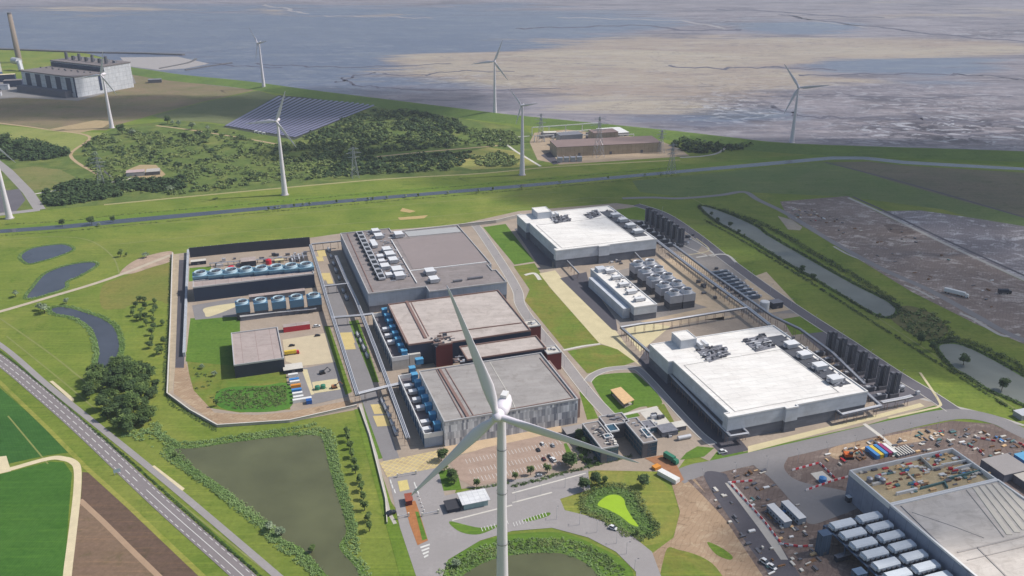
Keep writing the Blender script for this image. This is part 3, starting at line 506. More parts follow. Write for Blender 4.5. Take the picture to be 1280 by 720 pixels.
# entrance, car park, gate
GATE = ASPHL
sheet('forecourt', [(484, 590), (545, 578), (556, 620), (640, 600), (735, 588), (738, 612), (700, 624), (706, 638), (735, 645), (780, 662), (815, 690), (830, 730), (820, 800), (795, 800), (795, 715), (770, 690), (735, 672), (690, 660), (640, 664), (600, 676), (560, 700), (550, 730), (545, 800), (530, 800), (520, 720), (500, 660)], GATE, .19, False)
sheet('car_park', [(560, 575), (606, 560), (700, 540), (712, 580), (640, 600), (590, 608), (575, 600)], PAVE, .22); sheet('paved_strip', [(553, 556), (700, 528), (702, 541), (606, 561), (560, 572)], M('strip_tan', (206, 180, 148), .95, .12, .1), .21)
t_ = MBrick('paving_lattice', (206, 188, 150), (196, 174, 140), (226, 204, 138), 3, 3, .3, horiz=True, rot=math.radians(45), off=0)
LT = gp([(474, 578), (548, 563), (551, 584), (484, 597)]); b = MB().flat([toUV(p) for p in LT], .24).build('paved_plaza', t_); b.rotation_euler = (0, 0, TH); tag(b, kind='structure')
m = MB()
for (x0, y0), (x1, y1), n in (((583, 577), (700, 553), 28), ((588, 590), (704, 566), 28), ((594, 600), (708, 577), 27)):
    for i in range(n):
        u0, v0 = U(x0, y0); u1, v1 = U(x1, y1); u = u0 + (u1 - u0) * i / (n - 1); v = v0 + (v1 - v0) * i / (n - 1)
        p = [W(a, b_) for a, b_ in ((u - .14, v - 2.6), (u + .14, v - 2.6), (u + .14, v + 2.6), (u - .14, v + 2.6))]; m._a([(q.x, q.y, .26) for q in p], [(0, 1, 2, 3)])
tag(m.build('parking_marking', PAINT), kind='structure')
sheet('lawn', [(562, 652), (600, 660), (628, 655), (600, 668), (575, 665)], LAWN, .24, True); sheet('lawn', [(655, 650), (684, 641), (686, 645), (662, 652)], LAWN, .24, True)
sheet('brick_island', [(506, 630), (519, 626), (524, 640), (535, 676), (522, 682), (512, 655)], M('island_rust', (176, 118, 74), .95, .2, .4), .26); sheet('lawn', [(519, 640), (523, 640), (534, 674), (528, 676)], LAWN, .28)
sheet('gate_lane', [(497, 602), (509, 600), (512, 612), (500, 615)], M('lane_yellow', (214, 196, 130), .9, .1, .3), .26)
for i in range(4):
    a = i * 4.0; sheet('road_marking', [(525 + i * 1.5, 684 + a), (537 - i * .6, 680 + a * 1.1), (537.5 - i * .6, 682 + a * 1.1), (526 + i * 1.5, 686 + a)], PAINT, .28)
for i, (x, y) in enumerate([(487, 600), (489, 606), (492, 612), (517, 603), (519, 608), (521, 613)]): sheet('road_marking', [(x, y), (x + 1.5, y), (x + 3, y + 5), (x + 1.5, y + 5)], PAINT, .28)
for q in ([(640, 617), (732, 592)], [(640, 629), (690, 616)], [(565, 651), (640, 632)]): strip('kerb', q, 1.2, CONCL, .2, .15, sm=False)
for (x0, y0), (x1, y1), n in (((602, 662), (634, 653), 9), ((642, 656), (682, 643), 12)):
    for i in range(n): x = x0 + (x1 - x0) * i / (n - 1); y = y0 + (y1 - y0) * i / (n - 1); sheet('road_marking', [(x - 1, y - 2.5), (x - .2, y - 2.5), (x + 1.8, y + 2.5), (x + 1, y + 2.5)], PAINT, .28)
strip('gravel_path', [(450, 505), (470, 570), (486, 640), (494, 655)], 2.2, CONC, .2, sm=False)
# middle meadow with the algae pond, construction land
sheet('meadow', [(700, 612), (735, 592), (760, 585), (800, 580), (835, 610), (848, 640), (838, 672), (800, 682), (770, 668), (735, 648), (705, 636)], MGrass('meadow_mid', [(134, 146, 68), (150, 146, 76), (172, 150, 92)], dry=.6, big=.01), .06, True)
sheet('dirt_track', [(838, 600), (862, 590), (900, 640), (960, 730), (1010, 820), (860, 820), (835, 740), (815, 692), (842, 672), (850, 640)], DIRT, .13); sheet('grass_patch', [(832, 690), (850, 688), (880, 698), (900, 716), (920, 760), (830, 760)], LAWNDRY, .17, True); sheet('grass_patch', [(884, 678), (900, 684), (915, 695), (912, 700), (895, 693)], GRASSB, .17, True)
sheet('grass_patch', [(560, 694), (590, 680), (640, 668), (700, 666), (745, 682), (785, 706), (795, 740), (790, 800), (556, 800), (550, 720)], LAWN, .055, True)
sheet('cleared_ground', [(862, 590), (1000, 566), (1120, 540), (1190, 526), (1240, 530), (1290, 552), (1500, 660), (1500, 850), (1010, 850), (960, 730), (900, 640)], DIRTD, .11)
sheet('asphalt_lane', [(880, 595), (905, 592), (915, 605), (965, 668), (1010, 735), (1050, 800), (1000, 800), (975, 740), (920, 660)], ASPHB, .2, True)
sheet('road', [(940, 576), (985, 566), (980, 585), (1000, 602), (1060, 615), (1080, 630), (1035, 650), (1012, 655), (1000, 640), (965, 600)], ASPH, .21, True)
sheet('cleared_ground', [(1040, 560), (1110, 545), (1160, 536), (1170, 548), (1100, 560), (1050, 575)], DIRT, .16, True); sheet('site_walkway', [(906, 604), (916, 603), (960, 655), (985, 700), (976, 700), (948, 660)], CONC, .24)
for q in ([(880, 560), (900, 575), (960, 655), (1000, 730)],): strip('ditch', [(862, 600), (890, 628), (925, 668), (965, 722), (1000, 780)], 3, DIRTD, .2)
# ================================================ CAMPUS BUILDINGS
WHITE = M('white_panel', (226, 226, 228), .55, .05, .05); WHITER = MBrick('white_roof', (240, 236, 230), (236, 231, 225), (204, 200, 196), 24, 6, .12, horiz=True, dirt=.14, k=.95)
WPAN = MBrick('white_cladding', (214, 218, 226), (206, 211, 220), (190, 195, 206), 6, 3.0, .05); GREYLOW = MBrick('grey_cladding', (118, 122, 134), (110, 114, 126), (96, 100, 110), 6, 2.5, .05)
ROOFA = MBrick('roof_grey_brown', (156, 146, 144), (150, 141, 139), (138, 130, 129), 60, 5, .06, horiz=True, dirt=.25); ROOFB = MBrick('roof_grey_pink', (206, 194, 186), (200, 188, 180), (184, 172, 165), 60, 5, .06, horiz=True, dirt=.25)
ROOFC = MBrick('roof_grey_light', (176, 170, 166), (170, 164, 160), (158, 152, 148), 60, 5, .06, horiz=True, dirt=.25); ROOFP = MBrick('roof_pinkish', (188, 172, 166), (182, 168, 162), (160, 138, 132), 12, 60, .2, horiz=True, off=0, dirt=.2)
PARA = M('parapet_grey', (186, 184, 184), .6, .07); PARW = M('parapet_white', (232, 230, 228), .6, .04); PARB = M('parapet_brown', (140, 112, 104), .7, .1)
BLUEW = MBrick('cladding_pale_blue', (176, 186, 202), (168, 178, 194), (150, 160, 176), 6, 30, .08, off=0); GREYW = MBrick('cladding_mid_grey', (128, 130, 140), (118, 121, 131), (104, 107, 117), 4, 20, .08, off=0)
STRIPE = MBrick('cladding_striped', (132, 136, 148), (244, 244, 246), (186, 188, 194), 1.5, 5.5, .04, off=.37, k=.9); REDW = M('cladding_dark_red', (110, 46, 46), .7, .1); DARKW = M('cladding_dark', (50, 56, 72), .6, .12); NAVY_SHADE = M('cladding_navy_shade', (46, 60, 84), .5, .12)
STEEL = M('steel_grey', (176, 178, 186), .45, .1, .3, .3); STEELD = M('steel_dark', (110, 110, 118), .5, .12, .3, .3); GALV = M('galvanised', (206, 206, 210), .4, .08, .3, .2); BROWNS = M('steel_brown', (150, 126, 118), .6, .12, .3)
FANB = M('fan_dark', (40, 42, 48), .6, .1, .5); BLUEC = M('chiller_blue', (66, 138, 186), .5, .1, .3); BLUEL = M('chiller_blue_light', (96, 166, 206), .5, .08, .3); BLUED = M('chiller_blue_dark', (48, 90, 124), .6, .12, .3)
TEAL = M('tower_teal', (104, 140, 160), .5, .12, .3); TEALD = M('tower_blue', (84, 122, 150), .5, .1, .3); TEALL = M('tower_rim', (178, 200, 212), .5, .08, .3); LOUV = MBrick('louvre', (112, 112, 118), (96, 96, 104), (50, 52, 58), 40, .6, .12); STACKM = MBrick('stack_metal', (84, 88, 100), (74, 78, 90), (54, 57, 68), 1.1, 40, .1, off=0)
PLANT = M('plant_grey', (134, 134, 142), .6, .3, .6); PLANTD = M('plant_dark', (86, 88, 96), .6, .35, .6)
def hall(name, label, poly, H, wall, roof, par=PARA, band=None, cat='building', seam=None, ph=.9, pt=.7):
    poly = ccw(poly); cu = sum(p[0] for p in poly) / len(poly); cv = sum(p[1] for p in poly) / len(poly)
    r = EU(name, label, cat, cu, cv); L = [(a - cu, b - cv) for a, b in poly]
    if band:
        MB().prism(inset(L, .25), 0, band[0], top=False).build('lower_wall', band[1], r); MB().prism(L, band[0] - .05, H, top=False, bottom=True).build('wall', wall, r)
    else: MB().prism(L, 0, H, top=False).build('wall', wall, r)
    MB().flat(inset(L, .3), H - ph).build('roof', roof, r); MB().ring(L, pt, H - ph - .3, H + .12).build('parapet', par, r)
    r['cu'] = cu; r['cv'] = cv; r['H'] = H; return r
def rc(u0, u1, v0, v1): return [(u0, v0), (u1, v0), (u1, v1), (u0, v1)]
def sub(root, u, v): return (u - root['cu'], v - root['cv'])
def pad(root, name, pts, z, mat, h=.3):
    P = [sub(root, *U(x, y, z)) for x, y in pts]; return MB().prism(P, z - .2, z + h).build(name, mat, root)
# --- roof plant (each unit a thing standing on its roof)
def make_ahu(name='air_handling_unit'):
    r = E(name, '', 'roof unit', (0, 0, 0)); MB().box(-3, 3, -2.1, 2.1, .5, 3.2).build('casing', GALV, r)
    MB().box(-3.15, 3.15, -2.25, 2.25, 3.2, 3.45).build('cover', WHITE, r); MB().box(-2.8, 2.8, -1.9, 1.9, 0, .5).build('frame', STEELD, r)
    MB().box(3.15, 4.6, -1, 1, .6, 2.2).build('duct', STEEL, r); MB().box(-4.3, -3.15, -.8, .8, .8, 2).build('duct', STEEL, r); return r
AHU = make_ahu(); used_ahu = [0]
def ahu(px, py, z, lab, sc=1.0, rz=0.0, grp='white roof units'):
    p = G(px, py, z + 3.3 * (sc if isinstance(sc, float) else sc[2])); p.z = z
    if not used_ahu[0]: used_ahu[0] = 1; AHU.location = p; AHU.rotation_euler = (0, 0, TH + rz); AHU.scale = sc if isinstance(sc, tuple) else (sc,) * 3; tag(AHU, lab, None, grp); return AHU
    return dup(AHU, p, TH + rz, lab, sc, grp)
def clutter(root, name, pts, z, n, hmax, mats, wmax=4):
    """roof plant on a pad: ducts, fans and frames, one part per material"""
    P = [sub(root, *U(x, y, z)) for x, y in pts]; q = scatter(P, n * 3)[:min(n, 60)]
    for i, (x, y) in enumerate(q):
        b = MB(); w, d, h = random.uniform(1, wmax), random.uniform(.8, wmax * .5), random.uniform(.6, hmax)
        if i % 5 == 0: b.cyl(x, y, z, z + h, .9, n=8)
        elif i % 5 == 1: b.tube((x - w, y, z + h), (x + w, y, z + h), .35)
        else: b.cbox(x, y, z, w, d, h)
        b.build(('extract_fan', 'duct', 'plant_box', 'plant_box', 'plant_box')[i % 5], mats[i % len(mats)], root)
# --- white halls north and south
def white_hall(lab, u0, u1, v0, v1, bump):
    H = 20; P = [(u0, v0), (bump[0], v0), (bump[0], v0 - 2.6), (bump[1], v0 - 2.6), (bump[1], v0), (u1, v0), (u1, v1), (u0, v1), (u0, v1 - 32), (u0 + 4, v1 - 32), (u0 + 4, v0 + 6), (u0, v0 + 6)]
    r = hall('data_hall', lab, P, H, WPAN, WHITER, PARW, (9, GREYLOW), ph=.7)
    L = [sub(r, a, b) for a, b in rc(u0 + 9, u1 - 20, v0 + 6, v1 - 40)]; MB().ring(L, .5, H - .7, H - .45).build('roof_seam', M('seam_grey', (196, 192, 188), .8, .05), r)
    x0, y0 = sub(r, u1 - 19, v0 + 14); MB().box(x0, x0 + 15, y0, y0 + (v1 - v0) - 32, H - .7, H - .35).build('plant_deck', PLANTD, r); return r
HS = white_hall('large white data hall with bright flat roof beside the construction site road', 306, 421.5, 449.5, 568.5, (351, 361))
HN = white_hall('white data hall with bright flat roof farthest back, below the grassland and canal', 312.5, 428, 795.5, 921, (360, 372))
for r, box_, p1, p2, ah, nm in ((HS, [(840, 415.6), (859, 412.5), (871, 422.5), (852, 425.6)], [(870, 438), (900, 431), (914, 443), (887, 453)], [(929, 426), (955, 417), (970, 434), (945, 440)], [(989, 428), (1006, 441), (1025, 455), (1044, 471)], 'southern'),
                            (HN, [(667, 260), (682, 258), (687.5, 263.7), (672, 266)], [(687, 272), (709, 269), (714, 276), (694, 279.5)], [(730, 269), (746, 262), (752, 269), (738, 274)], [(769, 267), (778.5, 273), (788, 280), (797, 287)], 'northern')):
    L = [sub(r, *U(x, y, 27)) for x, y in box_]; a, b = min(p[0] for p in L), max(p[0] for p in L); c, d = min(p[1] for p in L), max(p[1] for p in L)
    s = MB().prism(rc(a, b, c, d), 19.2, 27, top=False).build('stair_house', WPAN, r); MB().flat(rc(a + .3, b - .3, c + .3, d - .3), 26.6).build('roof', WHITER, s); MB().ring(rc(a, b, c, d), .4, 26.4, 27.15).build('parapet', PARW, s)
    for pp in (p1, p2): pad(r, 'plant_deck', pp, 19.4, PLANT); clutter(r, 'roof_plant', pp, 19.7, 42, 2.2, [STEELD, PLANTD, GALV])
    for k in range(2): x, y = sub(r, *U(*p1[0], 20)); MB().box(x + 5 + k * 5, x + 7.4 + k * 5, y + 2, y + 11, 20, 23).build('roof_duct', WHITE, r)
    for k, (x, y) in enumerate(ah):
        ahu(x, y, 19.7, f'{ORD[3 - k]} white roof unit from the near end of the row along the {nm} white hall', (1.5, 1.7, 1.2)); 
    clutter(r, 'roof_plant', [W_ for W_ in ([(972, 420), (984, 416), (1062, 478), (1045, 488)] if nm == 'southern' else [(757, 264), (764, 262), (808, 289), (797, 292)])], 19.4, 70, 1.6, [STEELD, PLANTD, STEEL], 3)
# --- white chiller building in the middle and its 10 cooling cells
um0, vm0 = U(793, 384, 14); um1, _ = U(824, 382, 14); _, vm1 = U(769, 332, 14)
HM = hall('chiller_building', 'long low white plant building with roof units between the two white halls', rc(um0, um1, vm0, vm1), 14, WPAN, WHITER, PARW, (6, GREYLOW), ph=.6)
x0, y0 = sub(HM, um0, vm0); MB().box(x0 - 7, x0 - .3, y0 + 8, y0 + vm1 - vm0 - 12, 0, 10).build('side_wing', WPAN, HM)
x1, y1 = sub(HM, um0, vm1); MB().box(x1 + 3, x1 + 12, y1 - 12, y1 - 3, 13.4, 17).build('stair_house', WPAN, HM)
for k, (x, y) in enumerate([(762, 337), (770, 345), (779, 354), (789, 363), (799, 372)]):
    ahu(x, y, 13.6, f'{ORD[4 - k]} white roof unit from the near end of the long low white plant building', (1.35, 1.0, 1.0))
clutter(HM, 'roof_plant', [(752, 336), (765, 332), (812, 376), (796, 380)], 13.6, 50, 1.2, [STEELD, STEEL, GALV], 2.5)
def make_cell(name, w, H, stk, mats, base=0.0):
    """evaporative cooling cell: casing, louvres below, flared fan stack with a fan inside"""
    r = E(name, '', 'cooling tower', (0, 0, 0)); h = w / 2
    MB().box(-h, h, -h, h, base + (H - base) * .5, H).build('casing', mats[0], r); MB().box(-h + .25, h - .25, -h + .25, h - .25, base, base + (H - base) * .5).build('louvre', mats[1], r)
    n = 20; R = h * .86; m = MB(); P = lambda rr, z: [(rr * math.cos(2 * math.pi * i / n), rr * math.sin(2 * math.pi * i / n), z) for i in range(n)]
    rings = [(R, H), (R * .86, H + stk * .5), (R * .92, H + stk), (R * .84, H + stk), (R * .78, H + stk * .5), (R * .84, H + .05)]
    vs = [q for rr, z in rings for q in P(rr, z)]; m._a(vs, [(k * n + i, k * n + (i + 1) % n, (k + 1) * n + (i + 1) % n, (k + 1) * n + i) for k in range(5) for i in range(n)]); st = m.build('fan_stack', mats[2], r, True)
    f = MB(); f.cyl(0, 0, H + stk * .45, H + stk * .8, .5, n=8)
    for k in range(6):
        a = k * math.pi / 3; c, s = math.cos(a), math.sin(a); f._a([(c * .4 - s * .3, s * .4 + c * .3, H + stk * .6), (c * .4 + s * .3, s * .4 - c * .3, H + stk * .5), (c * R * .76 + s * .6, s * R * .76 - c * .6, H + stk * .5), (c * R * .76 - s * .6, s * R * .76 + c * .6, H + stk * .62)], [(0, 1, 2, 3)])
    f.build('fan', STEELD, r); MB().cyl(0, 0, H + .04, H + .06, R * .84, n=16).build('opening', FANB, r)
    return r
cw = make_cell('cooling_tower', 12.6, 14.5, 3.2, [STEEL, LOUV, GALV]); first = [True]
def place(proto, u, v, z, lab, grp, flag, rz=TH, sc=None):
    if flag[0]:
        flag[0] = False; kids(proto); proto.location = W(u, v, z); proto.rotation_euler = (0, 0, rz); tag(proto, lab, None, grp)
        if sc: proto.scale = sc if isinstance(sc, tuple) else (sc,) * 3
        return proto
    return dup(proto, W(u, v, z), rz, lab, sc, grp)
a0, a1 = U(797.5, 327, 17.5), U(842.5, 363, 17.5); b0 = U(811, 325, 17.5)
for c in range(2):
    for k in range(5):
        u = a0[0] + (b0[0] - a0[0]) * c * 1.08 + (a1[0] - a0[0]) * k / 4; v = a0[1] + (a1[1] - a0[1]) * k / 4
        place(cw, u, v, 0, f'{ORD[4 - k]} grey cooling tower from the near end, {"left" if c == 0 else "right"} line beside the white plant building', 'grey cooling towers', first)
# --- stacks with generators east of both halls
def make_stack(name='exhaust_stack'):
    r = E(name, '', 'exhaust stack', (0, 0, 0))
    for dx, dy in ((-1.9, .9), (1.9, -.9)):
        c = MB().box(dx - 1.5, dx + 1.5, dy - 1.6, dy + 1.6, 3.2, 19.6).build('column', STACKM, r); MB().box(dx - 1.25, dx + 1.25, dy - 1.3, dy + 1.3, 19.6, 20.4).build('cowl', STEELD, c)
        [MB().tube((dx - 1.75, dy - 1.2 + j * 1.2, 3.2), (dx - 1.75, dy - 1.2 + j * 1.2, 19), .18, 5).build('pipe', STEEL, c) for j in range(3)]
    MB().box(-4, 4, -3, 3, 0, 3.2).build('base', STEELD, r); return r
def make_gen(name='generator_container', mt=None):
    r = E(name, '', 'generator', (0, 0, 0)); MB().box(-9, 5, -1.7, 1.7, .3, 4.2).build('casing', mt or STACKM, r); MB().box(-9.2, -9, -1.3, 1.3, .8, 3.6).build('louvre', LOUV, r)
    MB().box(5, 7, -1.2, 1.2, 1, 3.4).build('duct', GALV, r); MB().box(-2, 1.5, -1, 1, 4.2, 5.0).build('vent', GALV, r); MB().box(-8.6, 4.6, -1.9, 1.9, 0, .3).build('skid', STEELD, r); return r
stk = make_stack(); gen = make_gen(); f1, f2 = [True], [True]
for (pa, pb, nm) in (((1041, 415), (1120, 466), 'southern'), ((810, 260), (853, 285), 'northern')):
    s0, s1 = U(*pa, 20), U(*pb, 20); uu = (s0[0] + s1[0]) / 2
    for k in range(7):
        v = s0[1] + (s1[1] - s0[1]) * k / 6
        place(stk, uu, v, 0, f'{ORD[6 - k]} tall dark exhaust stack from the near end beside the {nm} white hall', f'exhaust stacks beside the {nm} white hall', f1)
        place(gen, uu - 13, v - 1, 0, f'{ORD[6 - k]} long dark generator from the near end, before the stacks of the {nm} white hall', f'generators beside the {nm} white hall', f2)
# generator yard in the middle
gm = M('generator_grey_blue', (92, 104, 120), .6, .15, .3); gen2 = make_gen('generator_set', gm); f3 = [True]; g0, g1 = U(900, 338, 4), U(940, 369, 4)
for k in range(9):
    place(gen2, g0[0] + (g1[0] - g0[0]) * k / 8 + 2, g0[1] + (g1[1] - g0[1]) * k / 8, 0, f'{ORD[8 - k]} low blue-grey generator set from the near end, behind the pipe racks', 'generator sets in the middle yard', f3, sc=(1.25, .9, .85))
p = G(955, 388); r = E('storage_tank', 'white upright cylindrical tank behind the pipe rack', 'tank', p); MB().cyl(0, 0, 0, 9, 4.3, n=24).build('shell', WHITE, r, False); MB().cyl(0, 0, 9.01, 9.5, 4.4, 3.2, n=24).build('roof', PARW, r)
def shed(name, lab, px, py, w, d, h, wall, roof, rz=0.0, cat='building', z=0.0, door=True):
    u, v = U(px, py, z); r = EU(name, lab, cat, u, v, z, rz=rz); MB().cbox(0, 0, 0, w, d, h).build('wall', wall, r); MB().cbox(0, 0, h, w + .4, d + .4, .3).build('roof', roof, r)
    if door: MB().box(-1.2, 1.2, -d / 2 - .08, -d / 2, 0, min(2.6, h * .8)).build('door', STEELD, r)
    return r
shed('transformer_house', 'small dark flat building beside the white tank', 969, 384, 11, 8, 6, DARKW, PLANT)
# --- three grey halls in the middle
HA = hall('data_hall', 'farthest of three grey halls, with brownish roof and a line of roof fans', [(109, 744), (163, 744), (163, 731), (238, 731), (238, 764), (234, 764), (234, 780), (238, 780), (238, 908), (163, 908), (163, 921), (109, 921)], 20, BLUEW, ROOFA, PARA, (7, GREYW))
HA['H'] = 20
def rwall(root, name, pts, z0, z1, w, mt):
    m = MB(); P = [sub(root, *U(x, y, z1)) for x, y in pts]
    for a, b in zip(P, P[1:]): m.ribbon([a, b], w, z0, z1 - z0)
    return m.build(name, mt, root)
rwall(HA, 'roof_screen', [(489, 299), (521, 353)], 19, 20.2, .9, PARW); rwall(HA, 'roof_screen', [(485, 297), (508, 295)], 19, 20.0, .8, PARW); rwall(HA, 'roof_screen', [(513, 338), (608, 327)], 19, 20.0, 1.2, PARW)
pad(HA, 'roof_field', [(496, 300), (582, 291), (607, 327), (516, 336)], 19.25, M('roof_brown_grey', (150, 138, 136), .9, .07, .02), .05)
pad(HA, 'plant_deck', [(505, 290), (570, 284), (577, 290), (511, 296)], 19.2, M('roof_pale', (176, 176, 176), .8, .06), .4)
rwall(HA, 'roof_walkway', [(434, 292), (467, 366)], 19, 19.6, .8, PARB)
for k in range(6): x = 441 + k * 4.0; y = 306 + k * 8; rwall(HA, 'roof_walkway', [(x, y), (x + 12, y - 1)], 19, 19.5, .5, M('seam_pale', (176, 168, 166), .8, .05))
c0, c1 = U(450, 291, 22), U(476.5, 344.5, 22)
r = E('condenser_unit', '', 'roof fan', (0, 0, 0)); MB().box(-3.4, 3.4, -3.6, 3.6, 1, 2.6).build('casing', GALV, r); MB().box(-2.5, 2.5, -2.6, 2.6, 2.62, 2.7).build('fan', FANB, r); MB().box(-5.2, -3.5, -2, 2, .2, 2.2).build('intake', FANB, r); MB().box(-3, 3, -3, 3, 0, 1).build('frame', STEELD, r); f4 = [True]
for k in range(11): place(r, c0[0] + (c1[0] - c0[0]) * k / 10, c0[1] + (c1[1] - c0[1]) * k / 10, 19.2, f'{ORD[10 - k]} square dark roof fan from the near end, on the farthest grey hall', 'roof fans on the farthest grey hall', f4, sc=(1, 1.65, 1))
AL = [(469, 287, 1.1), (473, 293, 1.2), (498, 291, 1.3), (467, 303, 1.2), (483, 310, 1.2), (487, 316, 1.3), (491, 323, 1.2), (481, 331, 1.2), (496, 335, 1.4), (499, 342, 1.3), (486, 342, .9), (537, 337, 1.3), (542, 347, 1.2), (475, 319, .9), (477, 325, .9)]
for k, (x, y, s) in enumerate(AL):
    ahu(x, y, 19.3, 'white box shaped roof unit among the crowded plant on the farthest grey hall' if k not in (2, 11, 12) else ('white roof unit alone at the back edge of the farthest grey hall' if k == 2 else 'white roof unit at the near corner of the brown roof field' if k == 11 else 'white roof unit nearest the front edge of the farthest grey hall'), (1.1 * s, 1.9 * s, s * 1.05) if k != 3 else (.9, 4.5, 1.0), 0)
clutter(HA, 'roof_plant', [(458, 290), (486, 288), (517, 350), (480, 354)], 19.2, 90, 1.6, [STEEL, PLANT, GALV], 3)
for (x, y, w) in ((572, 350, 9), (594, 346.5, 15)):
    r = EU('exhaust_pipe', f'{"short" if w == 9 else "long"} dark horizontal silencer lying near the front edge of the farthest grey hall roof', 'roof unit', *U(x, y, 21), 19.2); MB().tube((-w / 2, 0, 1.3), (w / 2, 0, 1.3), 1.1, 10).build('shell', STEELD, r); MB().box(-w / 2 + 1, w / 2 - 1, -.6, .6, 0, .6).build('frame', STEEL, r)
ub0, vb1 = U(485, 380, 20); ub1, vbf = U(652, 402, 20); _, vb2 = U(549, 417, 20); ubm = U(549, 417, 20)[0]; _, vb3 = U(567, 427, 20)
HB = hall('data_hall', 'middle one of three grey halls, with pinkish roof and dark red gable', [(ub0, vb2 - 12), (ubm - 8, vb2 - 12), (ubm - 8, vb2 - 20), (ubm + 6, vb2 - 20), (ubm + 6, vb3), (ub1 + 2, vb3 + 1), (ub1 + 2, vb1), (ub0, vb1)], 20, NAVY_SHADE, ROOFB, PARB)  # navy wall colour stands in for the shade between the halls
rwall(HB, 'roof_walkway', [(508, 376), (532, 422)], 19, 19.9, 2.4, PARB); rwall(HB, 'roof_walkway', [(514, 378), (536, 420)], 19, 19.5, .7, PARB); rwall(HB, 'roof_walkway', [(549, 416), (652, 403)], 19, 19.9, .7, PARB)
rwall(HB, 'roof_walkway', [(487, 384), (508, 428)], 19, 20.3, .7, BROWNS); clutter(HB, 'roof_plant', [(538, 424), (560, 418), (568, 426), (545, 434)], 19.2, 26, 2.2, [STEELD, PLANTD, BROWNS])
MB().box(sub(HB, ubm - 8, 0)[0], sub(HB, ubm + 5.8, 0)[0], sub(HB, 0, vb2 - 20.3)[1], sub(HB, 0, vb2 - 20.05)[1], 0, 19).build('gable', REDW, HB)
# low link strip between the middle and the near hall
us0, vs1 = U(574, 433, 18); us1, _ = U(668, 424, 18); _, vs0 = U(580, 450, 18)
HL = hall('link_building', 'narrow grey roofed strip building between the middle and near grey halls', rc(us0, us1 + 4, vs0, vs1), 18, NAVY_SHADE, ROOFB, PARB); clutter(HL, 'roof_plant', [(567, 448), (575, 442), (582, 450), (572, 456)], 17.3, 14, 1.5, [STEELD, BROWNS, GALV])  # same navy walls, with the shade of the gap in their colour
HC = hall('data_hall', 'grey data hall with vertically striped facade, nearest of the three grey halls behind the turbine', [(119.5, 505.5), (217.8, 505.5), (217.8, 582.5), (119.5, 582.5)], 20, STRIPE, ROOFC, PARA)
rwall(HC, 'roof_walkway', [(549, 460), (586, 522)], 19, 19.9, 2.2, PARB); rwall(HC, 'roof_walkway', [(545, 461), (579, 523)], 19, 19.5, .6, PARB); rwall(HC, 'roof_walkway', [(556, 459), (593, 521)], 19, 19.5, .6, PARB)
rwall(HC, 'roof_walkway', [(675, 447), (716, 497)], 19, 19.6, .8, BROWNS); rwall(HC, 'roof_walkway', [(587, 520), (716, 497)], 19, 19.6, .7, BROWNS); rwall(HC, 'roof_seam', [(612, 452), (640, 500), (645, 512)], 19, 19.3, .5, CONCL)
MB().box(*sub(HC, 217.8, 0)[:1], sub(HC, 222.5, 0)[0], sub(HC, 0, 512)[1], sub(HC, 0, 575)[1], 0, 16).build('side_wing', BROWNS, HC)
for (x, y, lab) in ((665, 404, 'upper'), (690, 437, 'lower')):
    u, v = U(x, y, 16); h_ = hall('stair_tower', f'{lab} of two dark red stair blocks at the right ends of the grey halls', rc(u - 6, u + 6, v - 6, v + 7), 16, REDW, CONCL, PARA, ph=.5); clutter(h_, 'roof_plant', [(x - 5, y - 1), (x + 5, y - 2), (x + 6, y + 2), (x - 4, y + 2)], 15.5, 8, .8, [GALV, STEELD], 2)
# annexes west of the two near halls with chillers
def annex(lab, poly, H, wallmt):
    r = hall('chiller_annex', lab, poly, H, wallmt, ASPHD, PARW, ph=3.2, pt=.5); return r
ux0, vx0 = U(490, 447, 12); ux1, _ = U(531, 443, 12); ux2, vx2 = U(467, 392, 12)
AB = annex('pale walled open chiller annex on the left of the middle grey hall', rc(ux0, ub0 - .5, vx0, vx2), 12, MBrick('annex_wall', (214, 210, 204), (206, 203, 198), (190, 187, 182), 5, 30, .06, off=0))
MB().prism([sub(AB, *p) for p in rc(ub0, ub0 + 9, vx0, vb2 - 12.2)], 0, 12).build('wall', MATS['annex_wall'], AB)
uy0, vy0 = U(531, 544, 11); uy2, vy2 = U(500.5, 469, 11)
AC = annex('pale walled open chiller annex on the left of the nearest grey hall', rc(uy0, 119, vy0 + 1.5, vy2), 11, BLUEW)
m = MB()
for A_, x_ in ((AB, ux0), (AC, uy0)):
    lx = sub(A_, x_, 0)[0]; vv = (vx0, vx2) if A_ is AB else (vy0, vy2); y = sub(A_, 0, vv[0])[1] + 3
    while y < sub(A_, 0, vv[1])[1] - 4: MB().box(lx - .35, lx - .02, y, y + 3.6, 1, 9).build('louvre', BLUED, A_); y += 8
bc = E('blue_chiller', '', 'chiller', (0, 0, 0)); MB().box(-2.3, 2.3, -2.3, 2.3, .4, 5.6).build('casing', BLUEC, bc); MB().box(-2.45, 2.45, -2.45, 2.45, 5.6, 6.0).build('cover', BLUEL, bc); MB().box(-2, 2, -2, 2, 0, .4).build('base', STEELD, bc); MB().box(-2.75, -2.45, -1.2, 1.2, 1, 4).build('duct', BLUED, bc); f5 = [True]
for A_, pts, nm in ((AB, [(480.6, 385.6), (484, 392.5), (487.3, 399.5), (490.6, 407), (494, 414.5), (497.5, 422), (501, 430), (505, 437)], 'middle'), (AC, [(515, 457), (518, 465), (522, 474), (526.5, 483.5), (531, 493), (535.5, 503), (540.5, 514), (546, 526)], 'nearest')):
    for k, (x, y) in enumerate(pts):
        u, v = U(x, y, 16); place(bc, u, v, 9.0 if A_ is AB else 8.0, f'{ORD[7 - k]} blue chiller box from the near end beside the {nm} grey hall', 'blue chiller boxes', f5, sc=(1, 1, 1.15))
